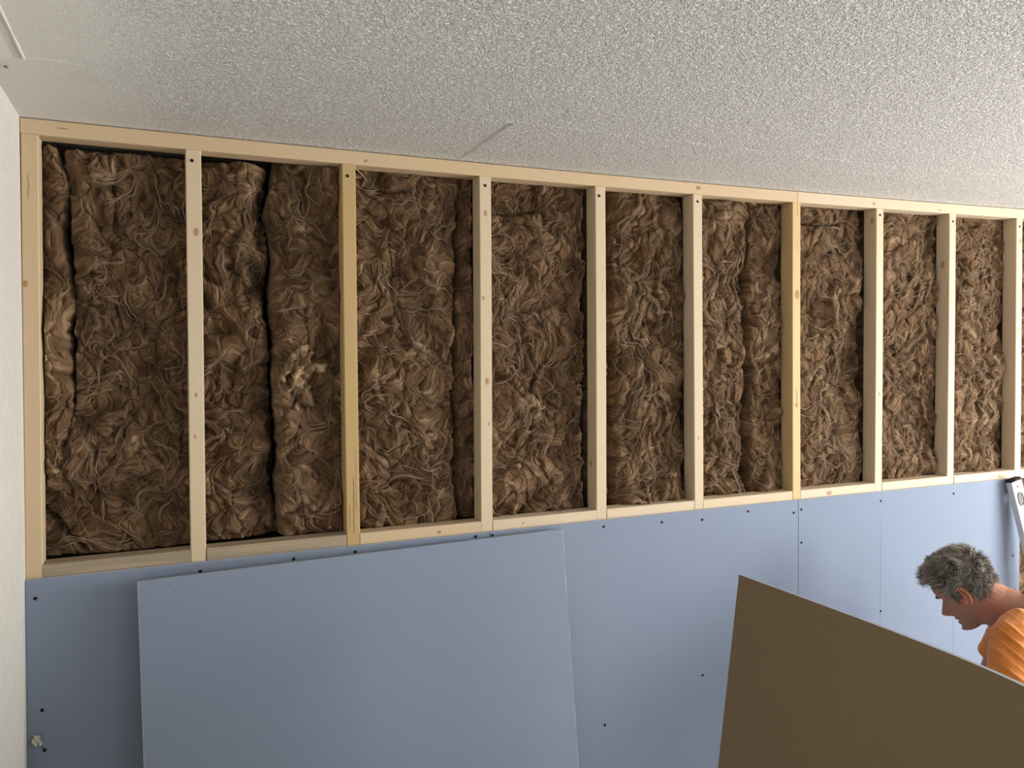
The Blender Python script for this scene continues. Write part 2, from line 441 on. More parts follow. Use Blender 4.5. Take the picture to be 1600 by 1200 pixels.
# thin splinter sticking out beside the second stud
v = []
A = Vector((.8085, -.001, 2.381)); B = Vector((.841, -.010, 2.3458))
for p, r in ((A, .0011), (A.lerp(B, .5) + Vector((.001, 0, .001)), .0009), (B, .0003)):
    for a in range(4): v.append((p.x + r * math.cos(a * 1.57), p.y + r * .4, p.z + r * math.sin(a * 1.57)) if a % 2 else (p.x + r * math.cos(a * 1.57), p.y - r * .4, p.z + r))
f = [(j * 4 + k, j * 4 + (k + 1) % 4, j * 4 + 4 + (k + 1) % 4, j * 4 + 4 + k) for j in range(2) for k in range(4)] + [(3, 2, 1, 0), (8, 9, 10, 11)]
sp = mesh_obj('splinter', v, f, simple('pale_splinter', (.75, .62, .45), .6)); sp.parent = studs[2]; sp.matrix_parent_inverse = studs[2].matrix_world.inverted()
sp['label'] = 'thin pale splinter'

# top plate: two lengths butted together above the yellow stud; bent along the sagging ceiling
def plate(name, x0, x1, zf, h, d, mat, segs, label, cat, group):
    o = bpy.data.objects.new  # local z runs along +x
    V = []; F = []; ch = .002
    ring = [(ch, 0), (h - ch, 0), (h, ch), (h, d - ch), (h - ch, d), (ch, d), (0, d - ch), (0, ch)]   # (height, depth)
    for i in range(segs + 1):
        x = x0 + (x1 - x0) * i / segs
        for (hh, yy) in ring: V.append((hh + zf(x) - zf(x0), yy, x - x0))
    for i in range(segs):
        for j in range(8): F.append((i*8+j, (i+1)*8+j, (i+1)*8+(j+1)%8, i*8+(j+1)%8))
    F.append(tuple(range(8))); F.append(tuple(segs*8+j for j in range(8))[::-1])
    ob = mesh_obj(name, V, F, mat)
    # local x -> world z, local y -> world y, local z -> world x
    M = Matrix(((0, 0, 1, x0), (0, 1, 0, 0), (1, 0, 0, zf(x0)), (0, 0, 0, 1))); 
    ob.data.transform(Matrix.Diagonal((1, 1, 1, 1)))
    ob.matrix_world = M
    return tag(ob, label, cat, group)
plate('top_plate', -.001, 2.4040, zt, .0385, .0605, wood('long_plate_timber', PINE, PINE_D, [(.008, .84, .006), (.018, 1.975, .009)], .7, seed=21, cracks=[(.020, .075, .105, .0022)]), 40,
      'long pale top plate running from the left wall to the joint', 'timber plate', 'top plates under the ceiling')
plate('top_plate', 2.4062, 4.845, lambda x: zt(min(x, 4.2)), .0385, .0605, wood('pale_plate_timber', PALE, PALE_D, [(.020, .37, .008), (.018, .72, .006)], .7, seed=22), 40,
      'pale timber top plate right of the joint, running off the right edge', 'timber plate', 'top plates under the ceiling')
# sole plate
plate('sole_plate', -.02, 4.845, lambda x: 0.003, .0415, .0605, wood('sole_plate_timber', PALE, PALE_D, [], .7, seed=23), 6,
      'timber sole plate on the floor under all the studs, hidden behind the boards', 'timber plate', None)
# noggings between the studs; top face sits 31 mm above the board edge
nog_lab = ['grey weathered nogging at the foot of the first bay beside the left wall', 'grey-brown streaked nogging between the slender stud and the splintered yellow stud',
 'pale nogging right of the splintered yellow stud, above the leaning blue board', 'pale nogging above the top right corner of the leaning blue board',
 'pale nogging in the bay with the dark ragged strip of wool at its left', 'pale nogging just left of the yellow stud under the plate joint',
 'pale nogging with a round knot, just right of the yellow stud under the plate joint', 'pale nogging in the second bay right of the yellow stud under the plate joint',
 'pale nogging in the bay left of the spirit level top', 'short visible end of nogging at the right edge of the photo',
 'nogging outside the right edge of the photo, second bay past the spirit level', 'nogging outside the right edge of the photo, third bay past the spirit level']
for i in range(12):
    xa = stud_x(i, 1.33) + .0192; xc = stud_x(i + 1, 1.33) - .0192
    if i == 0: xa = stud_x(0, 1.33) + .0188
    zf = (lambda x: zb(min(x, 4.0)) - .007)
    kn = {6: [(.018, .135, .011)], 8: [(.018, .27, .007)], 0: [], 3: [(.02, .10, .005)]}.get(i, [])
    if i == 0: m = wood('weathered_nogging_timber', (.50, .40, .27), (.36, .27, .17), kn, .8, seed=31, grey=1.0)
    elif i == 1: m = wood('weathered_nogging_timber', (.50, .41, .28), (.36, .28, .18), kn, .8, seed=35, grey=.9)
    elif i == 2: m = wood('pine_nogging_timber', PINE, PINE_D, [(.019, .235, .007)], .6, seed=33)
    else: m = wood('pale_nogging_timber', PALE, PALE_D, kn, .6, seed=30 + i)
    plate('nogging', xa, xc, zf, .038, .0605, m, 6, nog_lab[i], 'timber nogging', 'noggings between the studs above the boards')

# ------------------------------------------------------------------ fixed plasterboards
def fixed_board(x0f, x1f, label, screws, seed):
    """x0f/x1f: functions of z"""
    n = 24; th = .0125
    V = []; F = []; fm = []
    zbot = .012
    for i in range(n + 1):
        t = i / n
        zt_ = None
        xa0, xb0 = x0f(zbot), x1f(zbot)
        xt0 = x0f(zb(0)); xt1 = x1f(zb(1))
        xt_ = xt0 + (xt1 - xt0) * t; xb_ = xa0 + (xb0 - xa0) * t
        ztop = zb(min(xt_, 4.0))
        for (x, z) in ((xb_, zbot), (xt_, ztop - .0010)): V += [(x, -th, z), (x, 0.0 - .0002, z)]
        V += [(xt_, -th + .0010, ztop)]
    k = 5
    for i in range(n):
        a = i * k; b = a + k
        F += [(a, b, b + 2, a + 2)]; fm += [0]           # front
        F += [(a + 2, b + 2, b + 4, a + 4)]; fm += [1]   # small bevel
        F += [(a + 4, b + 4, b + 3, a + 3)]; fm += [1]   # top
        F += [(a + 1, a + 3, b + 3, b + 1)]; fm += [2]   # back
        F += [(a, a + 1, b + 1, b)]; fm += [1]
    F += [(0, 2, 4, 3, 1)]; fm += [1]
    a = n * k; F += [(a, a + 1, a + 3, a + 4, a + 2)]; fm += [1]
    o = mesh_obj('plasterboard', V, F, mats=[M_BLUE, M_EDGE, M_BROWN], fmat=fm)
    for (x, z) in screws: screw(o, x, -.0134, z)
    return tag(o, label, 'plasterboard', 'blue plasterboards fixed to the lower half of the frame')
b1 = fixed_board(lambda z: wall_x(z) + .0012, lambda z: 1.1990, 'blue plasterboard fixed by the white left wall, mostly behind the leaning board',
    [(.005, 1.267), (.013, .989), (.016, .889), (.381, 1.291), (1.153, 1.3085), (.62, 1.298), (.79, 1.300), (.01, .60), (.01, .30)], 1)
b2 = fixed_board(lambda z: 1.2006, lambda z: 2.3985, 'middle fixed blue plasterboard, from the leaning board to the seam under the yellow stud',
    [(1.207, 1.3075), (1.593, 1.298), (1.815, 1.293), (1.978, 1.287), (2.173, 1.299), (2.378, 1.277), (1.593, .65), (1.978, .75), (2.38, .6)], 2)
b3 = fixed_board(lambda z: 2.4012, lambda z: 3.5995, 'bright fixed blue plasterboard right of the seam under the yellow stud, behind the man',
    [(2.413, 1.286), (2.414, 1.165), (2.804, 1.286), (3.201, 1.285), (2.806, .861), (3.584, 1.286), (3.583, .811), (3.561, .996), (3.575, .851), (2.415, .8), (2.415, .45), (3.2, .5)], 3)
# pencil lines over the studs
M_PENCIL = simple('pencil_line', (.13, .16, .24), .6)
for (x, z0, z1) in ((2.8045, .30, 1.22), (3.2035, .30, 1.10)):
    pl = box('pencil_line', x - .0009, x + .0009, -.01275, -.0124, z0, z1, M_PENCIL, b3)
# curl of torn paper hanging by a screw on the corner board
rng = random.Random(3); V = []; F = []; cx, cz = .0005, .920
for i in range(7):
    for j in range(6):
        u = i / 6 - .5; v_ = j / 5 - .5
        V.append((cx + u * .017 * (1 - .5 * v_) + .002 * math.sin(j * 2 + i), -.014 - .009 * math.sin(i * .9 + j * .7) ** 2 - .004 * rng.random(), cz + v_ * .026 + .003 * math.sin(i * 1.7)))
for i in range(6):
    for j in range(5): a = i * 6 + j; F.append((a, a + 6, a + 7, a + 1))
tp = mesh_obj('torn_paper_scrap', V, F, simple('torn_white_paper', (.62, .60, .54), .9), b1); sm = tp.modifiers.new('t', 'SOLIDIFY'); sm.thickness = .0012
V = []; 
for p, r in (((.006, -.018, .910), .001), ((.016, -.014, .889), .001)):
    V += [(p[0] - r, p[1], p[2]), (p[0], p[1] - r, p[2]), (p[0] + r, p[1], p[2]), (p[0], p[1] + r, p[2])]
th_ = mesh_obj('paper_thread', V, [(k, (k + 1) % 4, 4 + (k + 1) % 4, 4 + k) for k in range(4)], M_SCREW, b1)

# ------------------------------------------------------------------ loose boards
def loose_board(name, P, label, back_first=False, chips=True, seed=0, n=40, ragged=.0012):
    """P(u, v) -> (point, normal toward the blue face); grid sheet 12.5 mm thick with white chamfered edges"""
    rng = np.random.RandomState(seed); th = .0125
    V = []; F = []; fm = []
    m = n
    us = np.linspace(0, 1, n + 1); vs = np.linspace(0, 1, m + 1)
    idx = {}
    rag = rng.rand(4, n + 1) * ragged
    for side in (0, 1):            # 0 = blue face, 1 = back
        for i, u in enumerate(us):
            for j, v in enumerate(vs):
                ins_u = ins_v = 0
                p, nn, eu, ev = P(u, v)
                q = p if side == 0 else p - nn * th
                if side == 0:
                    if i == 0: q = q + eu * (.0006 + rag[0, j])
                    if i == n: q = q - eu * (.0006 + rag[1, j])
                    if j == 0: q = q + ev * (.0008)
                    if j == m: q = q - ev * (.0008)
                idx[side, i, j] = len(V); V.append(tuple(q))
    def ring():
        r = [(i, 0) for i in range(n)] + [(n, j) for j in range(m)] + [(i, m) for i in range(n, 0, -1)] + [(0, j) for j in range(m, 0, -1)]
        return r
    R_ = ring(); mid = []
    for (i, j) in R_:
        p, nn, eu, ev = P(us[i], vs[j]); mid.append(len(V)); V.append(tuple(p - nn * .0016))
    for i in range(n):
        for j in range(m):
            F.append((idx[0, i, j], idx[0, i, j+1], idx[0, i+1, j+1], idx[0, i+1, j])); fm.append(0)
            F.append((idx[1, i, j], idx[1, i+1, j], idx[1, i+1, j+1], idx[1, i, j+1])); fm.append(2)
    L = len(R_)
    for k in range(L):
        a, b = R_[k], R_[(k+1) % L]
        longe = (a[1] == b[1])      # along u: factory edge wrapped in paper
        F.append((idx[0, a[0], a[1]], idx[0, b[0], b[1]], mid[(k+1) % L], mid[k])); fm.append(3 if longe else 1)
        F.append((mid[k], mid[(k+1) % L], idx[1, b[0], b[1]], idx[1, a[0], a[1]])); fm.append(3 if longe else 1)
    o = mesh_obj(name, V, F, mats=[M_BLUE, M_GYP, M_BROWN, M_EDGE], fmat=fm)
    return tag(o, label, 'plasterboard')
TL = Vector((.2332, -.0726, 1.2964)); TR = Vector((1.4327, -.0398, 1.3107)); BL = Vector((.2525, -.2108, .0039)); BR = Vector((1.4519, -.1780, .0182))
BL = BL + (BL - TL) * .000; 
# the foot stands on the floor
lo = min(BL.z, BR.z)
def P1(u, v):
    p = TL.lerp(TR, u).lerp(BL.lerp(BR, u), v)
    eu = (TR - TL).normalized(); ev = (BL - TL).normalized(); nn = ev.cross(eu).normalized()
    if nn.y > 0: nn = -nn
    return p, nn, eu, ev
loose_board('plasterboard', P1, 'loose blue plasterboard leaning against the fixed boards on the left', seed=1)
# second loose board: brown back towards us, resting on its long edge, leaning away from the camera
top_pts = [(1.6166, -.6653), (1.6195, -.8512), (1.6205, -1.0802), (1.6131, -1.2912), (1.5960, -1.40), (1.5650, -1.55), (1.50, -1.80), (1.45, -1.93)]
cum = [0.0]
for a, b in zip(top_pts, top_pts[1:]): cum.append(cum[-1] + math.dist(a, b))
def top_at(s):
    s = min(max(s, 0), cum[-1] - 1e-6)
    for k in range(len(cum) - 1):
        if s <= cum[k+1]:
            t = (s - cum[k]) / (cum[k+1] - cum[k]); a, b = top_pts[k], top_pts[k+1]
            return Vector((a[0] + (b[0] - a[0]) * t, a[1] + (b[1] - a[1]) * t, 1.30))
def P2(u, v):
    s = u * 1.2; 
    # smoothed curve
    p = sum((top_at(s + d) for d in (-.06, -.03, 0, .03, .06)), Vector((0, 0, 0))) / 5 if .07 < s < 1.13 else top_at(s)
    foot = Vector((1.448, -.655, 0.002)).lerp(Vector((1.44, -1.85, .002)), u)
    q = p.lerp(foot, v)
    q.x -= 0.0
    eu = Vector((-.02, -1, 0)).normalized(); ev = (foot - p).normalized(); nn = ev.cross(eu).normalized()
    if nn.x < 0: nn = -nn
    return q, nn, eu, ev
loose_board('plasterboard', P2, 'loose plasterboard standing in front of the man, showing its brown paper back', seed=2)

# ------------------------------------------------------------------ mineral wool
def bspline(n, m, cell_count):
    pass
def vnoise(H, W, cy, cx, rng):
    """smooth value noise, cy/cx = cell size in samples (cubic b-spline)"""
    def mat(N, c):
        K = int(N / c) + 5; M = np.zeros((N, K), np.float32); t = np.arange(N) / c; k = t.astype(int); f = t - k
        w = [(1-f)**3/6, (3*f**3-6*f**2+4)/6, (-3*f**3+3*f**2+3*f+1)/6, f**3/6]
        for j in range(4): M[np.arange(N), k + j] = w[j]
        return M
    A = mat(H, cy); B = mat(W, cx)
    return (A @ rng.randn(A.shape[1], B.shape[1]).astype(np.float32) @ B.T) * 1.7
def samp(G, y, x):
    H, W = G.shape; y = np.clip(y, 0, H - 1.001); x = np.clip(x, 0, W - 1.001)
    yi = y.astype(np.int32); xi = x.astype(np.int32); fy = y - yi; fx = x - xi
    return (G[yi, xi]*(1-fy)*(1-fx) + G[yi+1, xi]*fy*(1-fx) + G[yi, xi+1]*(1-fy)*fx + G[yi+1, xi+1]*fy*fx)
def blur(G, n=1):
    for _ in range(n):
        P = np.pad(G, 1, mode='edge'); G = (P[:-2,1:-1] + P[2:,1:-1] + 2*P[1:-1,1:-1]) / 4; P = np.pad(G, 1, mode='edge'); G = (P[1:-1,:-2] + P[1:-1,2:] + 2*P[1:-1,1:-1]) / 4
    return G
def lic(N, vy, vx, L, step=1.0):
    H, W = N.shape; yy, xx = np.mgrid[0:H, 0:W].astype(np.float32)
    acc = N.copy(); cnt = 1
    for sgn in (1, -1):
        y, x = yy.copy(), xx.copy()
        for k in range(L):
            a = samp(vy, y, x); b = samp(vx, y, x); y += sgn * step * a; x += sgn * step * b
            acc += samp(N, y, x); cnt += 1
    acc /= cnt; return (acc - acc.mean()) / (acc.std() + 1e-6)

def wool_mat():
    t = NT('brown_mineral_wool')
    at = t.new('ShaderNodeAttribute'); at.attribute_name = 'tone'
    n = t.noise(t.coord(), 9, 3, .5)
    n2 = t.noise(t.coord(), 380, 3, .65, 1.5)
    f = t.math('ADD', at.outputs['Fac'], t.math('MULTIPLY', t.math('SUBTRACT', n2, .5), .30))
    c = t.ramp(f, [(.0, (.042, .022, .010)), (.35, (.102, .058, .029)), (.62, (.200, .125, .068)), (1.0, (.46, .33, .21))])
    c = t.mix(t.math('MULTIPLY', t.math('SUBTRACT', n, .42, True), 1.6, True), c, t.mix(.5, c, (.23, .12, .065)))
    t.col(c); t.set(Roughness=.95); t.b.inputs['Specular IOR Level'].default_value = .12
    t.b.inputs['Sheen Weight'].default_value = .25; t.b.inputs['Sheen Roughness'].default_value = .5; t.b.inputs['Sheen Tint'].default_value = (.8, .62, .45, 1)
    t.bump(n2, .8, .0022); return t.m
def fibre_mat():
    t = NT('loose_wool_fibre'); n = t.noise(t.coord(), 30, 2, .5)
    t.col(t.mix(n, (.15, .090, .046), (.38, .26, .155))); t.set(Roughness=.8); t.b.inputs['Sheen Weight'].default_value = .3; return t.m
M_WOOL = wool_mat(); M_FIB = fibre_mat()

def curve_fn(pts):
    zs = np.array([p[0] for p in pts]); xs = np.array([p[1] for p in pts]); o = np.argsort(zs)
    return lambda z: np.interp(z, zs[o], xs[o])

def wool(x0, x1, z0, z1, label, seed, base=.068, amp=1.0, dx=.0017, rl=.012, rr=.012, rt=.010, rb=.003, carve=(), bulge=.012, nf=160, rough_l=.004, rough_r=.004, tight_l=True, tight_r=True, vertical=0.0, K=1.55, fluff=.55, tufts=()):
    """one batt as a displaced sheet; x0/x1 are numbers or [(z,x)] outlines; carve = [(polyline, width, depth)]"""
    rng = np.random.RandomState(seed)
    fx0 = curve_fn(x0) if isinstance(x0, list) else (lambda z: np.full_like(z, x0))
    fx1 = curve_fn(x1) if isinstance(x1, list) else (lambda z: np.full_like(z, x1))
    zz = np.arange(z0, z1, dx); H = len(zz)
    wmax = float(np.max(fx1(zz) - fx0(zz))); W = max(12, int(wmax / dx))
    xl = fx0(zz) + (0 if tight_l else 1) * rough_l * (.8 * vnoise(H, 4, 34, 4, rng) + .4 * vnoise(H, 4, 6, 4, rng))[:, 0]
    xr = fx1(zz) + (0 if tight_r else 1) * rough_r * (.8 * vnoise(H, 4, 34, 4, rng) + .4 * vnoise(H, 4, 6, 4, rng))[:, 0]
    u = np.linspace(0, 1, W)[None, :]; X = xl[:, None] * (1 - u) + xr[:, None] * u; Z = np.repeat(zz[:, None], W, 1)
    mm = 1 / dx / 1000      # samples per mm
    # warped sampling coordinates
    pad = 40; HH, WW = H + 2*pad, W + 2*pad
    wy = vnoise(HH, WW, 38*mm*K, 38*mm*K, rng) * 17*mm*K + vnoise(HH, WW, 13*mm, 13*mm, rng) * 4*mm
    wx = vnoise(HH, WW, 38*mm*K, 38*mm*K, rng) * 17*mm*K + vnoise(HH, WW, 13*mm, 13*mm, rng) * 4*mm
    yy, xx = np.mgrid[0:HH, 0:WW].astype(np.float32)
    # clumps: worley cells over the warped domain; every clump is a tilted flap
    cell = 40*mm*K; pts = []
    for cy in np.arange(-cell, HH + cell, cell):
        for cx in np.arange(-cell, WW + cell, cell): pts.append((cy + rng.rand()*cell, cx + rng.rand()*cell))
    pts = np.array(pts, np.float32)
    sy = (yy + wy) * (.72 if vertical < .5 else .5); sx = xx + wx; pts[:, 0] *= (.72 if vertical < .5 else .5)
    F1 = np.full((HH, WW), 1e9, np.float32); F2 = F1.copy(); ID = np.zeros((HH, WW), np.int32)
    for k, (py, px) in enumerate(pts):
        d = (sy - py)**2 + (sx - px)**2
        n1 = d < F1; F2 = np.where(n1, F1, np.minimum(F2, d)); F1 = np.where(n1, d, F1); ID[n1] = k
    F1 = np.sqrt(F1); F2 = np.sqrt(F2); ridge = (F2 - F1) / (cell*.5)
    lev = rng.randn(len(pts)).astype(np.float32); ty = rng.randn(len(pts)) * .9; tx = rng.randn(len(pts)) * .9; tone_c = rng.randn(len(pts)); rot_c = rng.randn(len(pts)) * .9
    tilt = (sy - pts[ID, 0]) / cell * ty[ID] + (sx - pts[ID, 1]) / cell * tx[ID]
    # fibre direction
    th = vnoise(HH, WW, 45*mm*K, 45*mm*K, rng) * 1.7 + vnoise(HH, WW, 18*mm*K, 18*mm*K, rng) * .55 + blur(rot_c[ID].astype(np.float32), 5) + 1.2 * math.pi * (.3 + .2 * rng.rand())
    if vertical: th = th * (1 - vertical * .6) + math.pi / 2 * vertical * .6
    vy, vx = np.sin(th), np.cos(th)
    fine = lic(rng.randn(HH, WW).astype(np.float32), vy, vx, 12)
    mid = lic(blur(rng.randn(HH, WW).astype(np.float32), 3), vy, vx, 20)
    coarse = lic(blur(rng.randn(HH, WW).astype(np.float32), int(14*K)), vy, vx, int(28*K), 1.2)
    low = vnoise(HH, WW, 75*mm, 75*mm, rng); low2 = vnoise(HH, WW, 24*mm, 24*mm, rng)
    crease = np.exp(-np.clip(ridge, 0, 9) / .16)
    h = (low * 8.0 + low2 * 2.6 + blur(lev[ID] * 4.2 + np.clip(tilt, -1.6, 1.6) * 9.5, 4) - crease * 9.0
         + np.tanh(coarse) * 3.6 + mid * (.5 + .6 * fluff) + fine * .60) * .001 * amp
    tone = .40 + .085 * fine + .12 * mid + .06 * np.tanh(coarse) + .045 * tone_c[ID] + .05 * low2 + .07 * low
    sl = (slice(pad, pad + H), slice(pad, pad + W)); h = h[sl]; tone = tone[sl]
    # general bulge across the width, rounded borders
    dl = (X - xl[:, None]); dr = (xr[:, None] - X); wloc = (xr - xl)[:, None]
    h = h + bulge * np.sin(np.pi * np.clip(dl / wloc, 0, 1)) ** .7 - bulge * .5
    def edge(d, r): return np.clip(1 - d / r, 0, 1) ** 2
    wob = 1 + .38 * vnoise(H, W, 52*mm, 30*mm, rng) + .2 * vnoise(H, W, 12*mm, 12*mm, rng)
    h = h - .05 * edge(dl, rl * np.clip(wob, .35, 2.2)) * (1 if rl else 0) - .05 * edge(dr, rr * np.clip(wob, .35, 2.2)) - .04 * edge(z1 - Z, rt * np.clip(wob, .3, 2.5)) - .02 * edge(Z - z0, rb)
    for (pl, wd, dep) in carve:
        D = np.full_like(X, 9.0)
        for (a, b) in zip(pl, pl[1:]) if len(pl) > 1 else [(pl[0], pl[0])]:
            ax, az = a; bx, bz = b; L2 = (bx-ax)**2 + (bz-az)**2 + 1e-12
            t = np.clip(((X-ax)*(bx-ax) + (Z-az)*(bz-az)) / L2, 0, 1)
            D = np.minimum(D, np.hypot(X - ax - t*(bx-ax), Z - az - t*(bz-az)))
        h = h - dep * np.exp(-(D * (1 + .25 * vnoise(H, W, 14*mm, 14*mm, rng)) / wd) ** 2)
    for (tx_, tz_, rx_, rz_, hh_, tt_) in tufts:      # torn lumps standing proud, with their own paler fibres
        wq = vnoise(H, W, 10*mm, 10*mm, rng) * .28 + vnoise(H, W, 26*mm, 26*mm, rng) * .22
        q = np.hypot((X - tx_) / rx_, (Z - tz_) / rz_) * (1 + wq); mk = np.clip((1.15 - q) / .35, 0, 1); mk = mk * mk * (3 - 2 * mk)
        h = h + hh_ * mk; tone = tone + tt_ * mk
    Y = base - h
    # sideways curl of the clumps
    X2 = X + samp(vnoise(HH, WW, 9*mm, 9*mm, rng), yy, xx)[sl] * .0016; Z2 = Z + vnoise(H, W, 9*mm, 9*mm, rng) * .0016
    mg = np.minimum(np.minimum(dl, dr), np.minimum(Z - z0, z1 - Z)); k = np.clip(mg / .006, 0, 1)
    X2 = X * (1 - k) + X2 * k; Z2 = Z * (1 - k) + Z2 * k
    # stay behind the timbers
    near = np.zeros_like(X)
    for i in range(len(XT)):
        sx_ = XB[i] + (XT[i] - XB[i]) * (Z2 - 1.32) / 1.08
        near = np.maximum(near, np.clip(1 - (np.abs(X2 - sx_) - .020) / .004, 0, 1))
    near = np.maximum(near, np.clip((Z2 - 2.384) / .008, 0, 1)) if z1 > 2.3 else near
    Y = np.where(near > 0, np.maximum(Y, .030 + .033 * near), Y); Y = np.clip(Y, .012, .20)
    V = np.stack([X2, Y, Z2], -1).reshape(-1, 3)
    I = np.arange(H * W).reshape(H, W)
    Q = np.stack([I[:-1, :-1], I[:-1, 1:], I[1:, 1:], I[1:, :-1]], -1).reshape(-1, 4)
    # close the sheet into a slab (side skirts + back)
    border = np.concatenate([I[0, :], I[1:, -1], I[-1, -2::-1], I[-2:0:-1, 0]])
    nb = len(border); B = V[border].copy(); B[:, 1] = .225; nv = len(V)
    V = np.concatenate([V, B]); j = np.arange(nb); j2 = (j + 1) % nb
    Q = np.concatenate([Q, np.stack([border[j2], border[j], nv + j, nv + j2], -1)])
    tn = np.concatenate([tone.reshape(-1), np.full(nb, .3)])
    o = quad_mesh('wool_batt', V, Q, M_WOOL, attr={'tone': tn})
    bmk = bmesh.new(); bmk.from_mesh(o.data); bmk.verts.ensure_lookup_table()
    try: bmk.faces.new([bmk.verts[int(nv + q)] for q in j[::-1]])
    except Exception: pass
    bmk.to_mesh(o.data); bmk.free()
    tag(o, label, 'insulation', 'brown mineral wool between the studs')
    # loose fibres and rope-like wisps lying over the surface
    SV = []; SQ = []; cnt = 0
    thc = th[sl]
    def strand(x, z, L, r, lift, curl, jit):
        nonlocal cnt
        n = max(5, int(L / .0045)); P = []
        c = 0; sgn = 1 if rng.rand() < .5 else -1
        for i in range(n):
            iy = int(np.clip((z - z0) / dx, 0, H - 1)); ix = int(np.clip((x - xl[iy]) / max(1e-4, xr[iy] - xl[iy]) * W, 0, W - 1))
            if not (z0 + .006 < z < z1 - .010 and xl[iy] + .004 < x < xr[iy] - .004): break
            t = i / (n - 1); a = thc[iy, ix] + jit + c; c += curl
            yv = Y[max(0, iy-2):iy+3, max(0, ix-2):ix+3].min() - lift * math.sin(math.pi * t) - r * .5
            P.append((x, max(yv, .006), z)); x += sgn * math.cos(a) * L / n; z += sgn * math.sin(a) * L / n
        if len(P) < 4: return
        P = np.array(P); 
        for _ in range(3): P[1:-1, 1] = (P[:-2, 1] + P[2:, 1] + 2*P[1:-1, 1]) / 4
        n = len(P); T = np.gradient(P, axis=0); T /= np.linalg.norm(T, axis=1)[:, None] + 1e-9
        N1 = np.cross(T, [0, 1, 0]); N1 /= np.linalg.norm(N1, axis=1)[:, None] + 1e-9; N2 = np.cross(T, N1)
        rad = r * np.sin(np.pi * (np.arange(n) + .6) / (n + .2)) ** .5
        for kk in range(3):
            a = 2 * math.pi * kk / 3; SV.append(P + (N1 * math.cos(a) + N2 * math.sin(a)) * rad[:, None])
        b = cnt + np.arange(n - 1)
        for kk in range(3):
            k2 = (kk + 1) % 3; SQ.append(np.stack([b + kk*n, b + kk*n + 1, b + k2*n + 1, b + k2*n], -1))
        cnt += 3 * n
    area = wmax * (z1 - z0)
    ns = int(nf * area / .36 * 2.6)
    for _ in range(ns):
        strand(x0m(rng, xl, xr), z0 + rng.rand() * (z1 - z0), .025 + .055 * rng.rand(), .00018 + .00030 * rng.rand(), .001 + .0035 * rng.rand(), rng.randn() * .05, rng.randn() * .5)
    for _ in range(int(ns / 16)):
        bx, bz = x0m(rng, xl, xr), z0 + rng.rand() * (z1 - z0); L = .05 + .10 * rng.rand(); cu = rng.randn() * .03; ji = rng.randn() * .5; lf = .002 + .004 * rng.rand()
        st = rng.get_state()
        for q in range(rng.randint(5, 12)):
            rs = np.random.RandomState(seed * 1000 + _)     # same side for the whole wisp
            strand(bx + rng.randn() * .0022, bz + rng.randn() * .0022, L * (.7 + .4 * rng.rand()), .0004 + .0004 * rng.rand(), lf * (.6 + .6 * rng.rand()), cu + rng.randn() * .006, ji + rng.randn() * .05)
    if SV:
        f = quad_mesh('loose_fibres', np.concatenate(SV), np.concatenate(SQ), M_FIB, parent=o); f['kind'] = 'stuff'; f['label'] = 'fine pale loose fibres'
    return o
def x0m(rng, xl, xr): a = float(xl.min()); b = float(xr.max()); return a + rng.rand() * (b - a)

ZB0 = 1.347; ZT0 = 2.424
def bz(i): return (stud_x(i, 1.9) + .012, stud_x(i + 1, 1.9) - .012)
X0, X1 = bz(0); X0 = .024
wool([(1.3, .010), (2.4, .026)], [(2.4, .076), (2.25, .095), (2.15, .088), (2.0, .100), (1.9, .082), (1.75, .092), (1.62, .078), (1.3, .060)], 1.56, ZT0 - .030, 'narrow twisted roll of brown wool squeezed beside the end stud at the left wall', 101, base=.062, amp=1.1, bulge=.022, rl=.004, rr=.016, tight_r=False, rough_r=.007, nf=240, rt=.02)
wool([(2.4, .074), (2.25, .090), (2.0, .096), (1.75, .088), (1.62, .055), (1.54, .012), (1.3, .010)], X1 + .006, ZB0, ZT0 - .034, 'widest brown wool batt, in the first bay beside the left wall', 102, amp=1.35, bulge=.016, rl=.008, rr=.004, rt=.014, tight_l=False,
     carve=[([(.015, 1.47), (.045, 1.44), (.07, 1.40), (.105, 1.365)], .006, .045), ([(.14, 2.29), (.19, 2.285)], .016, .03), ([(.23, 1.98), (.30, 1.93)], .02, .02), ([(.10, 2.03)], .014, .03)], nf=420, tufts=[(.150, 1.93, .06, .04, .010, .10), (.145, 1.63, .06, .035, .012, .14)])
g = [(2.4, .590), (2.25, .572), (2.12, .584), (2.0, .574), (1.85, .584), (1.7, .583), (1.55, .590), (1.42, .588), (1.3, .592)]
X0, X1 = bz(1)
wool(X0 - .004, [(z, x - .006) for z, x in g], ZB0, ZT0 - .032, 'dark hollowed wool batt left of the black gap in the second bay', 103, amp=1.5, base=.090, rl=.004, rr=.045, tight_r=False, rough_r=.007, rt=.014,
     carve=[([(.535, 2.11), (.565, 2.05)], .026, .06), ([(.565, 2.30), (.560, 2.17)], .014, .05)], nf=300, bulge=.01)
wool([(z, x + .006) for z, x in g], X1 + .004, ZB0, ZT0 - .006, 'brown wool batt right of the black gap, with a pale torn tuft half way up', 104, amp=1.35, base=.060, rl=.012, rr=.004, tight_l=False, rough_l=.005, nf=320, tufts=[(.652, 1.835, .034, .055, .020, .42), (.646, 1.78, .020, .035, .016, .34)])
g = [(2.4, 1.142), (2.2, 1.135), (2.05, 1.125), (1.9, 1.118), (1.7, 1.122), (1.5, 1.126), (1.3, 1.138)]
X0, X1 = bz(2)
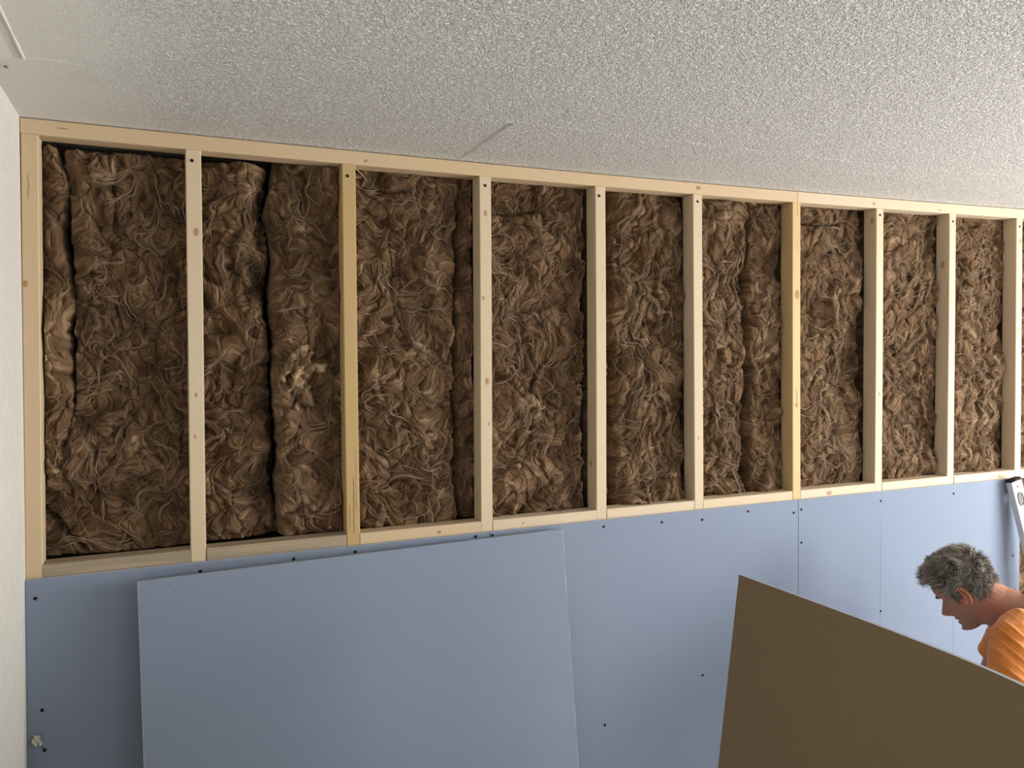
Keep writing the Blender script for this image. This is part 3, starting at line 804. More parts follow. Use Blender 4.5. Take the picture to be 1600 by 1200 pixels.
wool(X0 - .004, [(z, x - .003) for z, x in g], ZB0, ZT0 - .004, 'wide brown wool batt right of the splintered yellow stud', 105, amp=1.25, base=.064, rl=.004, rr=.014, tight_r=False, nf=380, tufts=[(.99, 1.85, .035, .028, .008, .2)],
     carve=[([(.83, 2.345), (.90, 2.335), (.98, 2.34)], .006, .03)])
wool([(z, x + .004) for z, x in g], X1 + .004, ZB0, ZT0 - .01, 'thin dark sliver of wool against the stud, right of the wide third-bay batt', 106, amp=.9, base=.085, rl=.012, rr=.004, tight_l=False, nf=160, bulge=.004)
X0, X1 = bz(3)
wool(X0 - .004, X1 + .002, ZB0, ZT0 - .004, 'brown wool batt with crossed wisps, above the top right corner of the leaning blue board', 107, K=1.45, fluff=0.60, amp=1.25, base=.064, rl=.004, rr=.024, nf=420, tufts=[(1.307, 1.481, .024, .018, .008, .30), (1.345, 1.705, .045, .022, .008, .22)],
     carve=[([(1.25, 2.30), (1.32, 2.295), (1.40, 2.31)], .007, .03), ([(1.555, 2.32), (1.55, 1.9), (1.56, 1.4)], .02, .022)])
X0, X1 = bz(4)
g = [(2.4, 1.672), (2.2, 1.668), (2.0, 1.662), (1.8, 1.672), (1.6, 1.662), (1.3, 1.672)]
wool(X0 - .004, [(z, x - .001) for z, x in g], ZB0, ZT0 - .008, 'dark ragged vertical strip of wool at the left of the fifth bay', 108, K=1.42, fluff=0.63, amp=1.0, base=.086, rl=.004, rr=.012, tight_r=False, nf=160, bulge=.004, vertical=.8)
wool([(z, x + .002) for z, x in g], X1 + .004, ZB0, ZT0 - .004, 'thick curly brown wool batt right of the dark ragged strip', 109, K=1.39, fluff=0.66, amp=1.35, base=.058, rl=.016, rr=.010, tight_l=False, rough_l=.007, nf=400, vertical=.6)
X0, X1 = bz(5)
g = [(2.4, 2.235), (2.2, 2.222), (2.0, 2.226), (1.8, 2.236), (1.6, 2.232), (1.3, 2.226)]
wool(X0 - .004, [(z, x - .008) for z, x in g], ZB0, ZT0 - .004, 'brown wool batt left of the dark slot, one bay left of the plate joint', 110, K=1.36, fluff=0.69, amp=1.3, base=.058, rl=.004, rr=.014, tight_r=False, rough_r=.006, nf=380, vertical=.5)
wool([(z, x + .010) for z, x in g], X1 + .004, ZB0, ZT0 - .008, 'brown wool batt between the dark slot and the yellow stud below the joint', 111, K=1.33, fluff=0.72, amp=1.15, base=.064, rl=.014, rr=.006, tight_l=False, nf=320)
X0, X1 = bz(6)
wool(X0 - .004, X1 - .012, ZB0, ZT0 - .004, 'light brown wool batt just right of the yellow stud under the plate joint', 112, K=1.30, fluff=0.75, amp=1.15, base=.060, rl=.004, rr=.016, tight_r=False, nf=420,
     carve=[([(2.48, 2.335), (2.56, 2.33), (2.66, 2.34)], .006, .028), ([(2.70, 2.08), (2.72, 2.075)], .01, .03)], dx=.0019)
X0, X1 = bz(7)
wool(X0 - .004, X1 - .002, ZB0, ZT0 - .004, 'light brown wool batt left of the stud with a round knot on its side', 113, K=1.27, fluff=0.78, amp=1.1, base=.058, rl=.004, rr=.012, nf=420, dx=.0019)
X0, X1 = bz(8)
g = [(2.4, 3.262), (2.3, 3.268), (2.2, 3.262), (2.1, 3.268), (2.0, 3.288), (1.9, 3.284), (1.75, 3.272), (1.6, 3.262), (1.3, 3.258)]
wool(X0 - .004, [(z, x - .006) for z, x in g], ZB0, ZT0 - .055, 'dark folded strip of wool right of the stud with a round knot on its side', 114, K=1.24, fluff=0.81, amp=1.0, base=.076, rl=.004, rr=.012, tight_r=False, nf=200, dx=.0019, bulge=.006, vertical=.6)
wool([(z, x + .002) for z, x in g], X1 + .004, ZB0, ZT0 - .004, 'light brown fluffy wool batt left of the stud at the right edge of the photo', 115, K=1.21, fluff=0.84, amp=1.2, base=.056, rl=.012, rr=.008, tight_l=False, rough_l=.006, nf=420, dx=.0019)
X0, X1 = bz(9)
wool(X0 - .004, X1 + .004, ZB0, ZT0 - .004, 'light wool batt cut by the right edge of the photo, above the nogging end', 116, K=1.18, fluff=0.87, base=.06, nf=300, dx=.003)
wool(X0 - .004, X1 + .004, .05, 1.309, 'light wool batt cut by the right edge of the photo, below the nogging end', 117, K=1.15, fluff=0.90, base=.06, nf=300, dx=.003, vertical=.5)
for i in (10, 11):
    X0, X1 = bz(i)
    nm = {10: 'second', 11: 'third'}[i]
    wool(X0 - .004, min(X1 + .004, 5.2), ZB0, ZT0 - .004, 'upper wool batt outside the right edge of the photo, %s bay past the spirit level' % nm, 200 + i, base=.06, nf=60, dx=.005)
    wool(X0 - .004, min(X1 + .004, 5.2), .05, 1.309, 'lower wool batt outside the right edge of the photo, %s bay past the spirit level' % nm, 220 + i, base=.06, nf=60, dx=.005)
#PERSON#
# ------------------------------------------------------------------ the man
HC = Vector((2.7413, -0.4145, 1.0611))       # centre of the head
SL = Vector((2.682, -0.620, 0.953))         # near (left) shoulder joint
fh = Vector((-.496, .868, 0)).normalized(); LZ = Vector((-.868, -.496, 0)).normalized()
pt = math.radians(39)
HF = (fh * math.cos(pt) - Vector((0, 0, 1)) * math.sin(pt)).normalized()
HU = (Vector((0, 0, 1)) * math.cos(pt) + fh * math.sin(pt)).normalized()
HS = .985
def hp(x, y, z): return HC + (HF * x + LZ * y + HU * z) * HS

def add_loft(bm, rings):
    """rings: list of lists of points; closed with caps"""
    vs = [[bm.verts.new(p) for p in r] for r in rings]
    n = len(rings[0])
    for a, b in zip(vs, vs[1:]):
        for j in range(n): bm.faces.new((a[j], a[(j+1) % n], b[(j+1) % n], b[j]))
    bm.faces.new(vs[0][::-1]); bm.faces.new(vs[-1])
def capsule(bm, pts, n=18, side=None):
    """pts: [(point, ra, rb)] tapered tube with rounded ends; ra along 'side'"""
    P = [Vector(p[0]) for p in pts]; rings = []
    side = Vector(side) if side else LZ
    def frame(d):
        a = (side - d * side.dot(d))
        if a.length < 1e-3: a = d.orthogonal()
        a.normalize(); return a, d.cross(a)
    m = len(P)
    for i in range(m):
        d = (P[min(i+1, m-1)] - P[max(i-1, 0)]).normalized(); a, b = frame(d)
        ra, rb = pts[i][1], pts[i][2]
        if i == 0:
            for t in (80, 60, 35, 15):
                t = math.radians(t); rings.append([P[0] - d * min(ra, rb) * math.sin(t) + (a * ra * math.cos(k) + b * rb * math.cos(0) * math.sin(k)) * (math.cos(t) if True else 1) if False else P[0] - d * min(ra, rb) * math.sin(t) + (a * ra * math.cos(k * 2 * math.pi / n) + b * rb * math.sin(k * 2 * math.pi / n)) * math.cos(t) for k in range(n)])
        rings.append([P[i] + a * ra * math.cos(k * 2 * math.pi / n) + b * rb * math.sin(k * 2 * math.pi / n) for k in range(n)])
        if i == m - 1:
            for t in (15, 35, 60, 80):
                t = math.radians(t); rings.append([P[i] + d * min(ra, rb) * math.sin(t) + (a * ra * math.cos(k * 2 * math.pi / n) + b * rb * math.sin(k * 2 * math.pi / n)) * math.cos(t) for k in range(n)])
    add_loft(bm, rings)

# head tables: z, front, back, half width (metres, head frame)
HT = [(-.118, .066, .030, .016), (-.112, .078, .020, .027), (-.103, .084, .002, .036), (-.090, .084, -.020, .045), (-.076, .0805, -.036, .052), (-.062, .082, -.052, .057),
      (-.048, .084, -.066, .061), (-.030, .083, -.078, .066), (-.012, .080, -.087, .070), (.002, .0785, -.093, .072), (.014, .083, -.097, .0735), (.024, .089, -.099, .074), (.045, .089, -.101, .076), (.066, .082, -.097, .0755), (.084, .069, -.088, .069),
      (.098, .052, -.074, .058), (.108, .034, -.056, .043), (.114, .014, -.034, .024)]
HA = np.array(HT)
def head_pt(a, z, off=0.0):
    """a: angle, 0 = front, + = left"""
    f, b, w_ = (np.interp(z, HA[:, 0], HA[:, k]) for k in (1, 2, 3))
    cx = (f + b) / 2; rx = (f - b) / 2
    ca, sa = math.cos(a), math.sin(a)
    p = 2.25
    k = (abs(ca) ** p + abs(sa) ** p) ** (-1 / p)
    x = cx + (rx + off) * ca * k; y = (w_ + off) * sa * k
    if off == 0:
        g = lambda s, m, v: math.exp(-((v - m) / s) ** 2)
        ya = y if ca > 0 else 9
        # nose
        if -.062 < z < .016 and ca > 0:
            t = np.interp(z, [-.056, -.050, -.040, -.034, -.022, -.008, .004, .016], [0, .012, .031, .034, .026, .015, .004, 0])
            wd = np.interp(z, [-.055, -.042, -.02, .01], [.014, .0145, .0095, .008])
            x += t * math.exp(-(abs(ya) / wd) ** 2.6) 
            if z < -.036: x += .010 * math.exp(-((abs(ya) - .014) / .006) ** 2) * g(.008, -.044, z)
        if ca > 0:
            x += .0095 * g(.020, 0, ya) * g(.0052, -.0655, z) + .0090 * g(.018, 0, ya) * g(.0058, -.080, z) - .008 * g(.024, 0, ya) * g(.0028, -.0728, z)
            x += .010 * g(.020, 0, ya) * g(.011, -.104, z) - .003 * g(.02, 0, ya) * g(.004, -.091, z)
            x -= .013 * g(.013, .032, abs(ya)) * g(.010, .001, z)                  # eye sockets
            x += .0068 * g(.0105, .032, abs(ya)) * g(.0068, -.002, z)             # lowered lids
            x += .0065 * g(.022, .022, abs(ya)) * g(.007, .018, z)                # brow ridge
            x += .003 * g(.016, .042, abs(ya)) * g(.014, -.024, z)                # cheek bone
            x -= .0025 * g(.004, .034 - (z + .05) * .15, abs(ya)) * g(.018, -.058, z)  # fold beside the mouth
    return x, y, z
def add_head(bm):
    zs = list(np.linspace(-.118, -.09, 12)) + list(np.linspace(-.088, .03, 62)) + list(np.linspace(.033, .114, 22)); n = 112
    rings = []
    for z in zs: rings.append([hp(*head_pt(2 * math.pi * j / n, z)) for j in range(n)])
    add_loft(bm, rings)
def add_ear(bm, s):
    # helix, lobe and concha
    P = []
    for k in range(15):
        t = -2.45 + 4.6 * k / 14
        ex = -.006 - .0165 * math.cos(t) * (1 if math.sin(t) > -.3 else .8); ez = -.008 + .030 * math.sin(t)
        ex = -.002 - .016 * math.cos(t); 
        P.append((hp(ex, s * (.0800 + .006 * (-.5 * math.cos(t) + .5) + (0.004 if math.cos(t) > 0 else 0)), ez), .0040, .0040))
    capsule(bm, P, 8)
    capsule(bm, [(hp(0, s * .075, .015), .006, .006), (hp(-.004, s * .076, -.005), .010, .005), (hp(.004, s * .076, -.030), .006, .005)], 10)
    capsule(bm, [(hp(.012, s * .078, -.012), .0035, .0035), (hp(.011, s * .078, -.020), .004, .004)], 8)
    capsule(bm, [(hp(.005, s * .080, -.034), .0055, .004), (hp(.005, s * .0800, -.039), .0045, .0035)], 8)

Z = Vector((0, 0, 1))
SR = SL - LZ * .355                             # far shoulder
MS = (SL + SR) / 2
ta = math.radians(38)
TD = (-fh * math.cos(ta) - Z * math.sin(ta)).normalized()      # spine direction, from neck to hips
TB = (Z * math.cos(ta) - fh * math.sin(ta)).normalized()       # towards the back side
NB = MS + TB * .045 - TD * .025                 # base of the neck
HIP = MS + TD * .47 + TB * .0
def torso_rings(g=0.0):
    prof = [(-.02, .075, .060, .045), (.02, .135, .080, .030), (.06, .178, .098, .012), (.12, .180, .112, .002), (.20, .168, .112, .0), (.30, .152, .104, .0), (.38, .158, .106, .004), (.46, .176, .116, .010), (.53, .170, .110, .012), (.585, .10, .08, .012)]
    return [(MS + TD * t + TB * o, a + g, b + g) for (t, a, b, o) in prof]
def arm_pts(s, g=0):
    if s > 0:          # near arm: hand resting on the left knee, elbow held out
        K = leg_pts(1)[1]; hand = K + Z * .128 - fh * .010 + LZ * .01
        S0 = SL; a, b = .30, .265; dv = hand - S0; D = min(dv.length, a + b - .012); dn = dv.normalized()
        ca = (a*a + D*D - b*b) / (2*a*D); h = a * math.sqrt(max(0, 1 - ca*ca)); pf = (LZ * .70 - fh * .12); pf = (pf - dn * pf.dot(dn)).normalized()
        return S0, S0 + dn * a * ca + pf * h, hand
    return SR, Vector((2.975, -.325, .68)), Vector((2.86, -.060, .61))
def add_arm(bm, s):
    S0, E_, H_ = arm_pts(s)
    capsule(bm, [(S0 - LZ * s * .02 + TB * .01, .052, .056), (S0.lerp(E_, .15), .050, .054), (S0.lerp(E_, .5), .043, .047), (S0.lerp(E_, .85), .037, .039), (E_, .036, .038)], 16)
    capsule(bm, [(E_, .036, .038), (E_.lerp(H_, .2), .041, .042), (E_.lerp(H_, .5), .035, .036), (E_.lerp(H_, .85), .027, .023), (H_, .028, .020)], 16)
    # hand: palm against the surface, fingers spread
    if s > 0: up = (fh * .80 - Z * .45 + LZ * .1).normalized(); into = (-Z * .80 - fh * .45)
    else: up = Vector((-.566, 0, .824)); into = Vector((0, 1, 0))
    into = (into - up * into.dot(up)).normalized(); across = up.cross(into).normalized(); I = into
    B = H_ + I * .031
    capsule(bm, [(H_, .026, .019), (B - I * .005 + up * .02, .036, .015), (B + up * .070, .041, .0125)], 16, side=across)
    curl = .030 if s > 0 else 0.0
    for k, (off, L, sp) in enumerate([(-.031, .064, -.16), (-.0105, .074, -.05), (.0105, .070, .05), (.030, .055, .17)]):
        b0 = B + up * .072 + across * off
        dd = (up + across * sp).normalized()
        p1 = b0 + dd * L * .42 - I * (.009 - curl * .35); p2 = b0 + dd * L * (.74 - curl * 2) - I * (.003 - curl * .8); p3 = b0 + dd * L * (1 - curl * 6) + I * (.007 + curl * 1.2)
        capsule(bm, [(b0 - dd * .012, .0095, .009), (p1, .0088, .0085), (p2, .0080, .0075), (p3, .0068, .0060)], 10, side=across)
    tdir = -1 if s > 0 else 1
    tb = B - I * .005 + up * .022 + across * tdir * .024
    capsule(bm, [(tb, .015, .012), (tb + across * tdir * .026 + up * .020 + I * .004, .0115, .010), (tb + across * tdir * .040 + up * .046 + I * .010, .0095, .0085), (tb + across * tdir * .046 + up * .068 + I * (.013 + curl * .3), .0078, .006)], 10)
def leg_pts(s):
    H0 = HIP + LZ * s * .095 - TB * .02
    foot_dir = (fh + LZ * s * .18).normalized()
    ank = Vector((HIP.x, HIP.y, 0)) + fh * (.20 if s > 0 else .12) + LZ * s * .14 + Z * .085
    # knee from two-bone reach
    a, b = .43, .42; dv = ank - H0; D = min(dv.length, a + b - .01); dn = dv.normalized()
    ca = (a*a + D*D - b*b) / (2*a*D); h = a * math.sqrt(max(0, 1 - ca*ca)); pf = (fh + LZ * s * .25); pf = (pf - dn * pf.dot(dn)).normalized()
    return H0, H0 + dn * a * ca + pf * h, H0 + dn * D, foot_dir
def add_legs(bm, g=0.0, foot=True):
    for s in (1, -1):
        H0, K, A, fd = leg_pts(s)
        capsule(bm, [(H0, .085 + g, .088 + g), (H0.lerp(K, .3), .078 + g, .082 + g), (H0.lerp(K, .7), .062 + g, .066 + g), (K, .055 + g, .058 + g)], 18)
        capsule(bm, [(K, .054 + g, .056 + g), (K.lerp(A, .3), .054 + g, .058 + g), (K.lerp(A, .65), .043 + g, .046 + g), (A, .036 + g * 1.3, .040 + g * 1.3)], 18)
        if foot:
            heel = Vector((A.x, A.y, .035)) - fd * .03; capsule(bm, [(A, .036, .038), (heel, .032, .034)], 12)
            capsule(bm, [(heel, .030, .034), (heel + fd * .08 + Z * .01, .036, .036), (heel + fd * .17 - Z * .006, .043, .026), (heel + fd * .215 - Z * .012, .034, .020)], 14)

def remeshed(bm, vox, smooth=2, name='tmp'):
    me = bpy.data.meshes.new(name); bmesh.ops.recalc_face_normals(bm, faces=bm.faces); bm.to_mesh(me); bm.free()
    o = bpy.data.objects.new(name, me); C.objects.link(o)
    m = o.modifiers.new('r', 'REMESH'); m.mode = 'VOXEL'; m.voxel_size = vox
    if smooth: k = o.modifiers.new('s', 'SMOOTH'); k.factor = .5; k.iterations = smooth
    dg = bpy.context.evaluated_depsgraph_get(); dg.update()
    ev = o.evaluated_get(dg); r = bpy.data.meshes.new_from_object(ev, depsgraph=dg)
    bpy.data.objects.remove(o); bpy.data.meshes.remove(me)
    return r

def skin_mat():
    t = NT('tanned_skin'); at = t.new('ShaderNodeAttribute'); at.attribute_name = 'red'; a2 = t.new('ShaderNodeAttribute'); a2.attribute_name = 'stubble'
    n = t.noise(t.coord(), 60, 3, .6); sp = t.noise(t.coord(), 900, 1, .5)
    c = t.mix(n, (.34, .160, .098), (.41, .200, .125)); c = t.mix(at.outputs['Fac'], c, (.46, .125, .075))
    c = t.mix(t.math('MULTIPLY', a2.outputs['Fac'], t.math('MULTIPLY', sp, 1.0), True), c, (.17, .115, .085))
    t.col(c); t.set(Roughness=.62); t.b.inputs['Subsurface Weight'].default_value = .1; t.b.inputs['Subsurface Radius'].default_value = (.008, .003, .0015); t.b.inputs['Subsurface Scale'].default_value = 1
    t.bump(sp, .2, .0004); return t.m
bm = bmesh.new()
add_head(bm); add_ear(bm, 1); add_ear(bm, -1)
nk0 = hp(-.030, 0, -.045); 
capsule(bm, [(hp(-.030, 0, -.035), .060, .062), (nk0.lerp(NB, .35) - TB * .012, .060, .072), (nk0.lerp(NB, .7) - TB * .012, .066, .074), (NB + TD * .03, .078, .066)], 24)
capsule(bm, [(hp(.034, 0, -.092), .036, .024), (hp(-.002, 0, -.092), .048, .040), (hp(-.014, 0, -.088), .036, .034)], 16)
capsule(bm, [(hp(.002, 0, -.080), .036, .034), (hp(.002, 0, -.080).lerp(NB - TB * .034, .5), .044, .042), (NB - TB * .034 + TD * .03, .060, .050)], 18)   # under the jaw
for s in (1, -1):      # slope from neck to shoulder
    S0 = SL if s > 0 else SR
    capsule(bm, [(NB + TD * .01, .036, .036), (NB.lerp(S0, .5) + TB * .010, .044, .040), (S0 + TB * .010, .048, .050)], 14)
capsule(bm, torso_rings(), 28)
add_arm(bm, 1); add_arm(bm, -1); add_legs(bm)
me = remeshed(bm, .0025, 1, 'person')
V = np.empty(len(me.vertices) * 3, np.float32); me.vertices.foreach_get('co', V); V = V.reshape(-1, 3)
rel = (V - np.array(HC)) / HS; hx = rel @ np.array(HF); hy = rel @ np.array(LZ); hz = rel @ np.array(HU)
near = (np.linalg.norm(rel, axis=1) < .2)
gz = lambda s, m, v: np.exp(-((v - m) / s) ** 2)
red = (gz(.02, .0, hx) * gz(.034, -.008, hz) * (np.abs(hy) > .074) * .9 + gz(.05, -.05, hx) * gz(.04, -.08, hz) * .55 + gz(.02, .1, hx) * gz(.02, -.035, hz) * .3) * near
red += .75 * gz(.016, 0, hy) * np.clip((hx - .083) / .003, 0, 1) * (gz(.004, -.066, hz) + gz(.004, -.079, hz)) * near
stb = np.clip((-.040 - hz) / .03, 0, 1) * np.clip((hx + .005) / .03, 0, 1) * near * .75
me.materials.clear(); me.materials.append(skin_mat())
for k, a in (('red', red), ('stubble', stb)):
    at = me.attributes.new(k, 'FLOAT', 'POINT'); at.data.foreach_set('value', np.clip(a, 0, 1).astype(np.float32))
me.polygons.foreach_set('use_smooth', np.ones(len(me.polygons), bool))
man = bpy.data.objects.new('person', me); C.objects.link(man)
tag(man, 'person in an orange t-shirt with short grey hair, bending over with head bowed', 'person')
# ---- hair: a thin cap plus short messy locks
def hair():
    rng = np.random.RandomState(4)
    V = []; Q = []; TN = []; cnt = 0
    def hairline(a):        # lowest z of the hair at angle a (degrees from the front)
        a = abs((a + 180) % 360 - 180)
        return np.interp(a, [0, 30, 48, 58, 66, 73, 88, 96, 110, 135, 180], [.086, .084, .068, .034, -.006, -.020, .024, .022, -.030, -.068, -.078])
    dens = 8000
    zq = np.where(rng.rand(dens * 2) < .42, .114 - .034 * rng.rand(dens * 2) ** 1.6, -.08 + .194 * rng.rand(dens * 2))
    done = 0
    hc = np.array(HC); F_ = np.array(HF); L_ = np.array(LZ); U_ = np.array(HU)
    for i in range(dens * 2):
        a = rng.rand() * 360; z = zq[i]
        if z < hairline(a) + .004 * rng.randn(): continue
        ar = math.radians(a); x, y, z = head_pt(ar, z, .0005)
        nrm = np.array([x - .0, y, (z - .0) * 1.0]); nrm[0] += .005; nrm[0] *= .8; nrm /= np.linalg.norm(nrm) + 1e-9
        top = np.clip((z - .0) / .09, 0, 1)
        comb = np.array([.35 + .75 * top, .25 * math.sin(x * 60 + z * 40) + .25 * np.sign(y) * (1 - top), -.85 + .75 * top])
        if x > .04 and z > .05: comb = np.array([.75, .15 * math.sin(y * 90), -.25])
        wb = np.clip((-.045 - x) / .045, 0, 1) * np.clip((.10 - z) / .05, 0, 1); comb = comb * (1 - wb) + wb * np.array([-.05, .30 * math.sin(z * 90 + y * 50), -1])
        clump = .55 * np.array([math.sin(y * 150 + z * 90), math.sin(x * 130 + z * 120), math.sin(x * 110 + y * 140)])
        d = comb * .75 + nrm * (.42 + .30 * top) + clump * .85 + rng.randn(3) * .16; d /= np.linalg.norm(d)
        L = (.016 + .022 * top + (.006 if x > .05 else 0)) * (.7 + .5 * rng.rand())
        if z < .0: L = .009 + .007 * rng.rand() + (.012 if x < -.05 else 0)
        n = 5; P = []; p = np.array([x, y, z]); 
        for k in range(n):
            P.append(p.copy()); dd = d + comb * .30 * k / n + np.array([0, 0, -.12 * k / n]); dd /= np.linalg.norm(dd); p = p + dd * L / (n - 1)
        P = np.array(P) * HS; P = hc + P[:, :1] * F_ + P[:, 1:2] * L_ + P[:, 2:] * U_
        r = .0009 + .0005 * rng.rand(); t = P[-1] - P[0]; n1 = np.cross(t, [0.3, .5, .8]); n1 /= np.linalg.norm(n1) + 1e-9; n2 = np.cross(t, n1); n2 /= np.linalg.norm(n2) + 1e-9
        rad = r * np.array([1, 1, .85, .6, .12])
        tn_ = .5 + .22 * rng.randn() + .12 * math.sin(y * 150 + z * 90); TN.append(np.tile(tn_ + np.linspace(-.25, .25, n), 3))
        for kk in range(3): V.append(P + (n1 * math.cos(kk*2.094) + n2 * math.sin(kk*2.094)) * rad[:, None])
        b = cnt + np.arange(n - 1)
        for kk in range(3):
            k2 = (kk + 1) % 3; Q.append(np.stack([b + kk*n, b + kk*n + 1, b + k2*n + 1, b + k2*n], -1))
        cnt += 3 * n
    # cap close to the scalp
    na, nz = 90, 46; cap = np.zeros((nz, na, 3)); 
    for j in range(na):
        a = 360 * j / na; z0 = hairline(a) + .004
        for i in range(nz):
            z = z0 + (.1139 - z0) * i / (nz - 1); top = max(0, min(1, z / .09)); lift = (.003 + .004 * top) * min(1, i / 4)
            x, y, zz = head_pt(math.radians(a), z, lift * .8); zz += lift * .5 * top
            cap[i, j] = hc + (F_ * x + L_ * y + U_ * zz) * HS + rng.randn(3) * .0006
    V.append(cap.reshape(-1, 3)); TN.append(np.full(nz * na + 1, .12)); I = cnt + np.arange(nz * na).reshape(nz, na); J = np.roll(I, -1, 1)
    Q.append(np.stack([I[:-1], J[:-1], J[1:], I[1:]], -1).reshape(-1, 4)); cnt += nz * na
    V.append((hc + U_ * (.114 + .0165) * HS)[None, :]); 
    t = NT('grey_hair'); n = t.noise(t.coord(), 55, 3, .6); n2 = t.noise(t.coord(), 600, 2, .6)
    at = t.new('ShaderNodeAttribute'); at.attribute_name = 'tone'
    t.col(t.ramp(at.outputs['Fac'], [(0, (.055, .045, .034)), (.45, (.19, .165, .13)), (.75, (.34, .31, .26)), (1, (.48, .45, .40))])); t.set(Roughness=.5)
    o = quad_mesh('hair', np.concatenate(V), np.concatenate(Q), t.m, parent=man, attr={'tone': np.concatenate(TN)}); o['label'] = 'short tousled grey hair'
    # eyebrows
    for s in (1, -1):
        V = []; F = []
        for k in range(70):
            yy = .016 + .034 * rng.rand(); z = .017 + .006 * math.sin((yy - .016) / .034 * 3.0) + .002 * rng.randn(); a = math.atan2(yy * s, .085)
            x, y, z = head_pt(a, z); p = hp(x + .0005, y, z); q = hp(x + .002, y + s * .007, z + .002 * rng.randn()); b = len(V)
            V += [p + HU * .0005, p - HU * .0005, q]; F.append((b, b + 1, b + 2))
        mesh_obj('eyebrow', V, F, t.m, man)
hair()
# ---- t-shirt
def cloth_mat(name, c1, c2):
    t = NT(name); n = t.noise(t.coord(), 14, 3, .5); w2 = t.noise(t.coord(), 1100, 1, .5)
    t.col(t.mix(n, c1, c2)); t.set(Roughness=.85); t.b.inputs['Sheen Weight'].default_value = .25; t.bump(w2, .2, .0005); return t.m
def shirt():
    bm = bmesh.new()
    capsule(bm, [(p, a, b) for (p, a, b) in torso_rings(.021)], 30)
    for s in (1, -1):
        S0, E_, H_ = arm_pts(s)
        capsule(bm, [(NB + TD * .015, .066, .060), (NB.lerp(S0, .5) + TB * .016, .062, .056), (S0 + TB * .008, .066, .066)], 18)
        capsule(bm, [(S0 - LZ * s * .02 + TB * .01, .066, .070), (S0.lerp(E_, .25), .067, .071), (S0.lerp(E_, .55), .066, .070), (S0.lerp(E_, .72), .066, .069)], 20)
    me = remeshed(bm, .004, 5, 'shirt')
    b2 = bmesh.new(); b2.from_mesh(me); bpy.data.meshes.remove(me)
    kill = []
    ends = [(arm_pts(s)[0].lerp(arm_pts(s)[1], .66), (arm_pts(s)[1] - arm_pts(s)[0]).normalized()) for s in (1, -1)]
    nd = (nk0 - NB).normalized()
    waist = MS + TD * .505
    for v in b2.verts:
        p = v.co
        for (c, d) in ends:
            if (p - c).dot(d) > 0 and (p - c).length < .105 and (p - c).dot(d) < .09: kill.append(v); break
        else:
            q = p - (NB + nd * .006 - TB * .006); ax = q.dot(nd)
            if ax > .0 and q.length < .12: kill.append(v)
            elif (p - waist).dot(TD) > 0: kill.append(v)
    bmesh.ops.delete(b2, geom=list(set(kill)), context='VERTS')
    for _ in range(8):        # even out the cut edges of collar, cuffs and hem
        mv = {}
        for v in b2.verts:
            if v.is_boundary:
                nb = [e.other_vert(v) for e in v.link_edges if e.is_boundary]
                if len(nb) == 2: mv[v] = v.co * .5 + (nb[0].co + nb[1].co) * .25
        for v, c in mv.items(): v.co = c
    b2.normal_update()
    # folds fanning from the shoulder across chest and sleeve
    for v in b2.verts:
        q = v.co - (SL + TB * .05 + TD * .10); a = math.atan2(q.dot(TB), q.dot(TD)); r = q.length
        q2 = v.co - SL; along = q2.dot(Vector((.55, -.24, .80)).normalized())
        wv = math.sin(along * 235 + 1.6 * math.sin(q2.dot(TD) * 24) + 1.2 * math.sin(q2.dot(LZ) * 17))
        wv = (max(0, wv)) ** 1.4 - .3
        wv2 = math.sin(along * 90 + q2.dot(TD) * 40 + 1.0)
        md = .5 + .5 * math.sin(q2.dot(LZ) * 31 + q2.dot(TD) * 27 + 1.2 * math.sin(along * 60)); v.co += v.normal * (.0062 * wv * (.25 + .75 * md) + .0035 * wv2) * min(1, max(.25, r / .08)) * max(.12, v.normal.dot(LZ)) ** .7
    o = bm_obj('t_shirt', b2, cloth_mat('orange_cotton', (.60, .185, .022), (.66, .215, .030)), man, True)
    k = o.modifiers.new('th', 'SOLIDIFY'); k.thickness = .0018; k.offset = 1
    o['label'] = 'orange crew-neck t-shirt'
    # ribbed collar band following the neck opening
    bmn = bmesh.new(); P = []
    c = NB + nd * .004 - TB * .006; a1 = (LZ - nd * LZ.dot(nd)).normalized(); a2 = nd.cross(a1)
    return o
shirt()
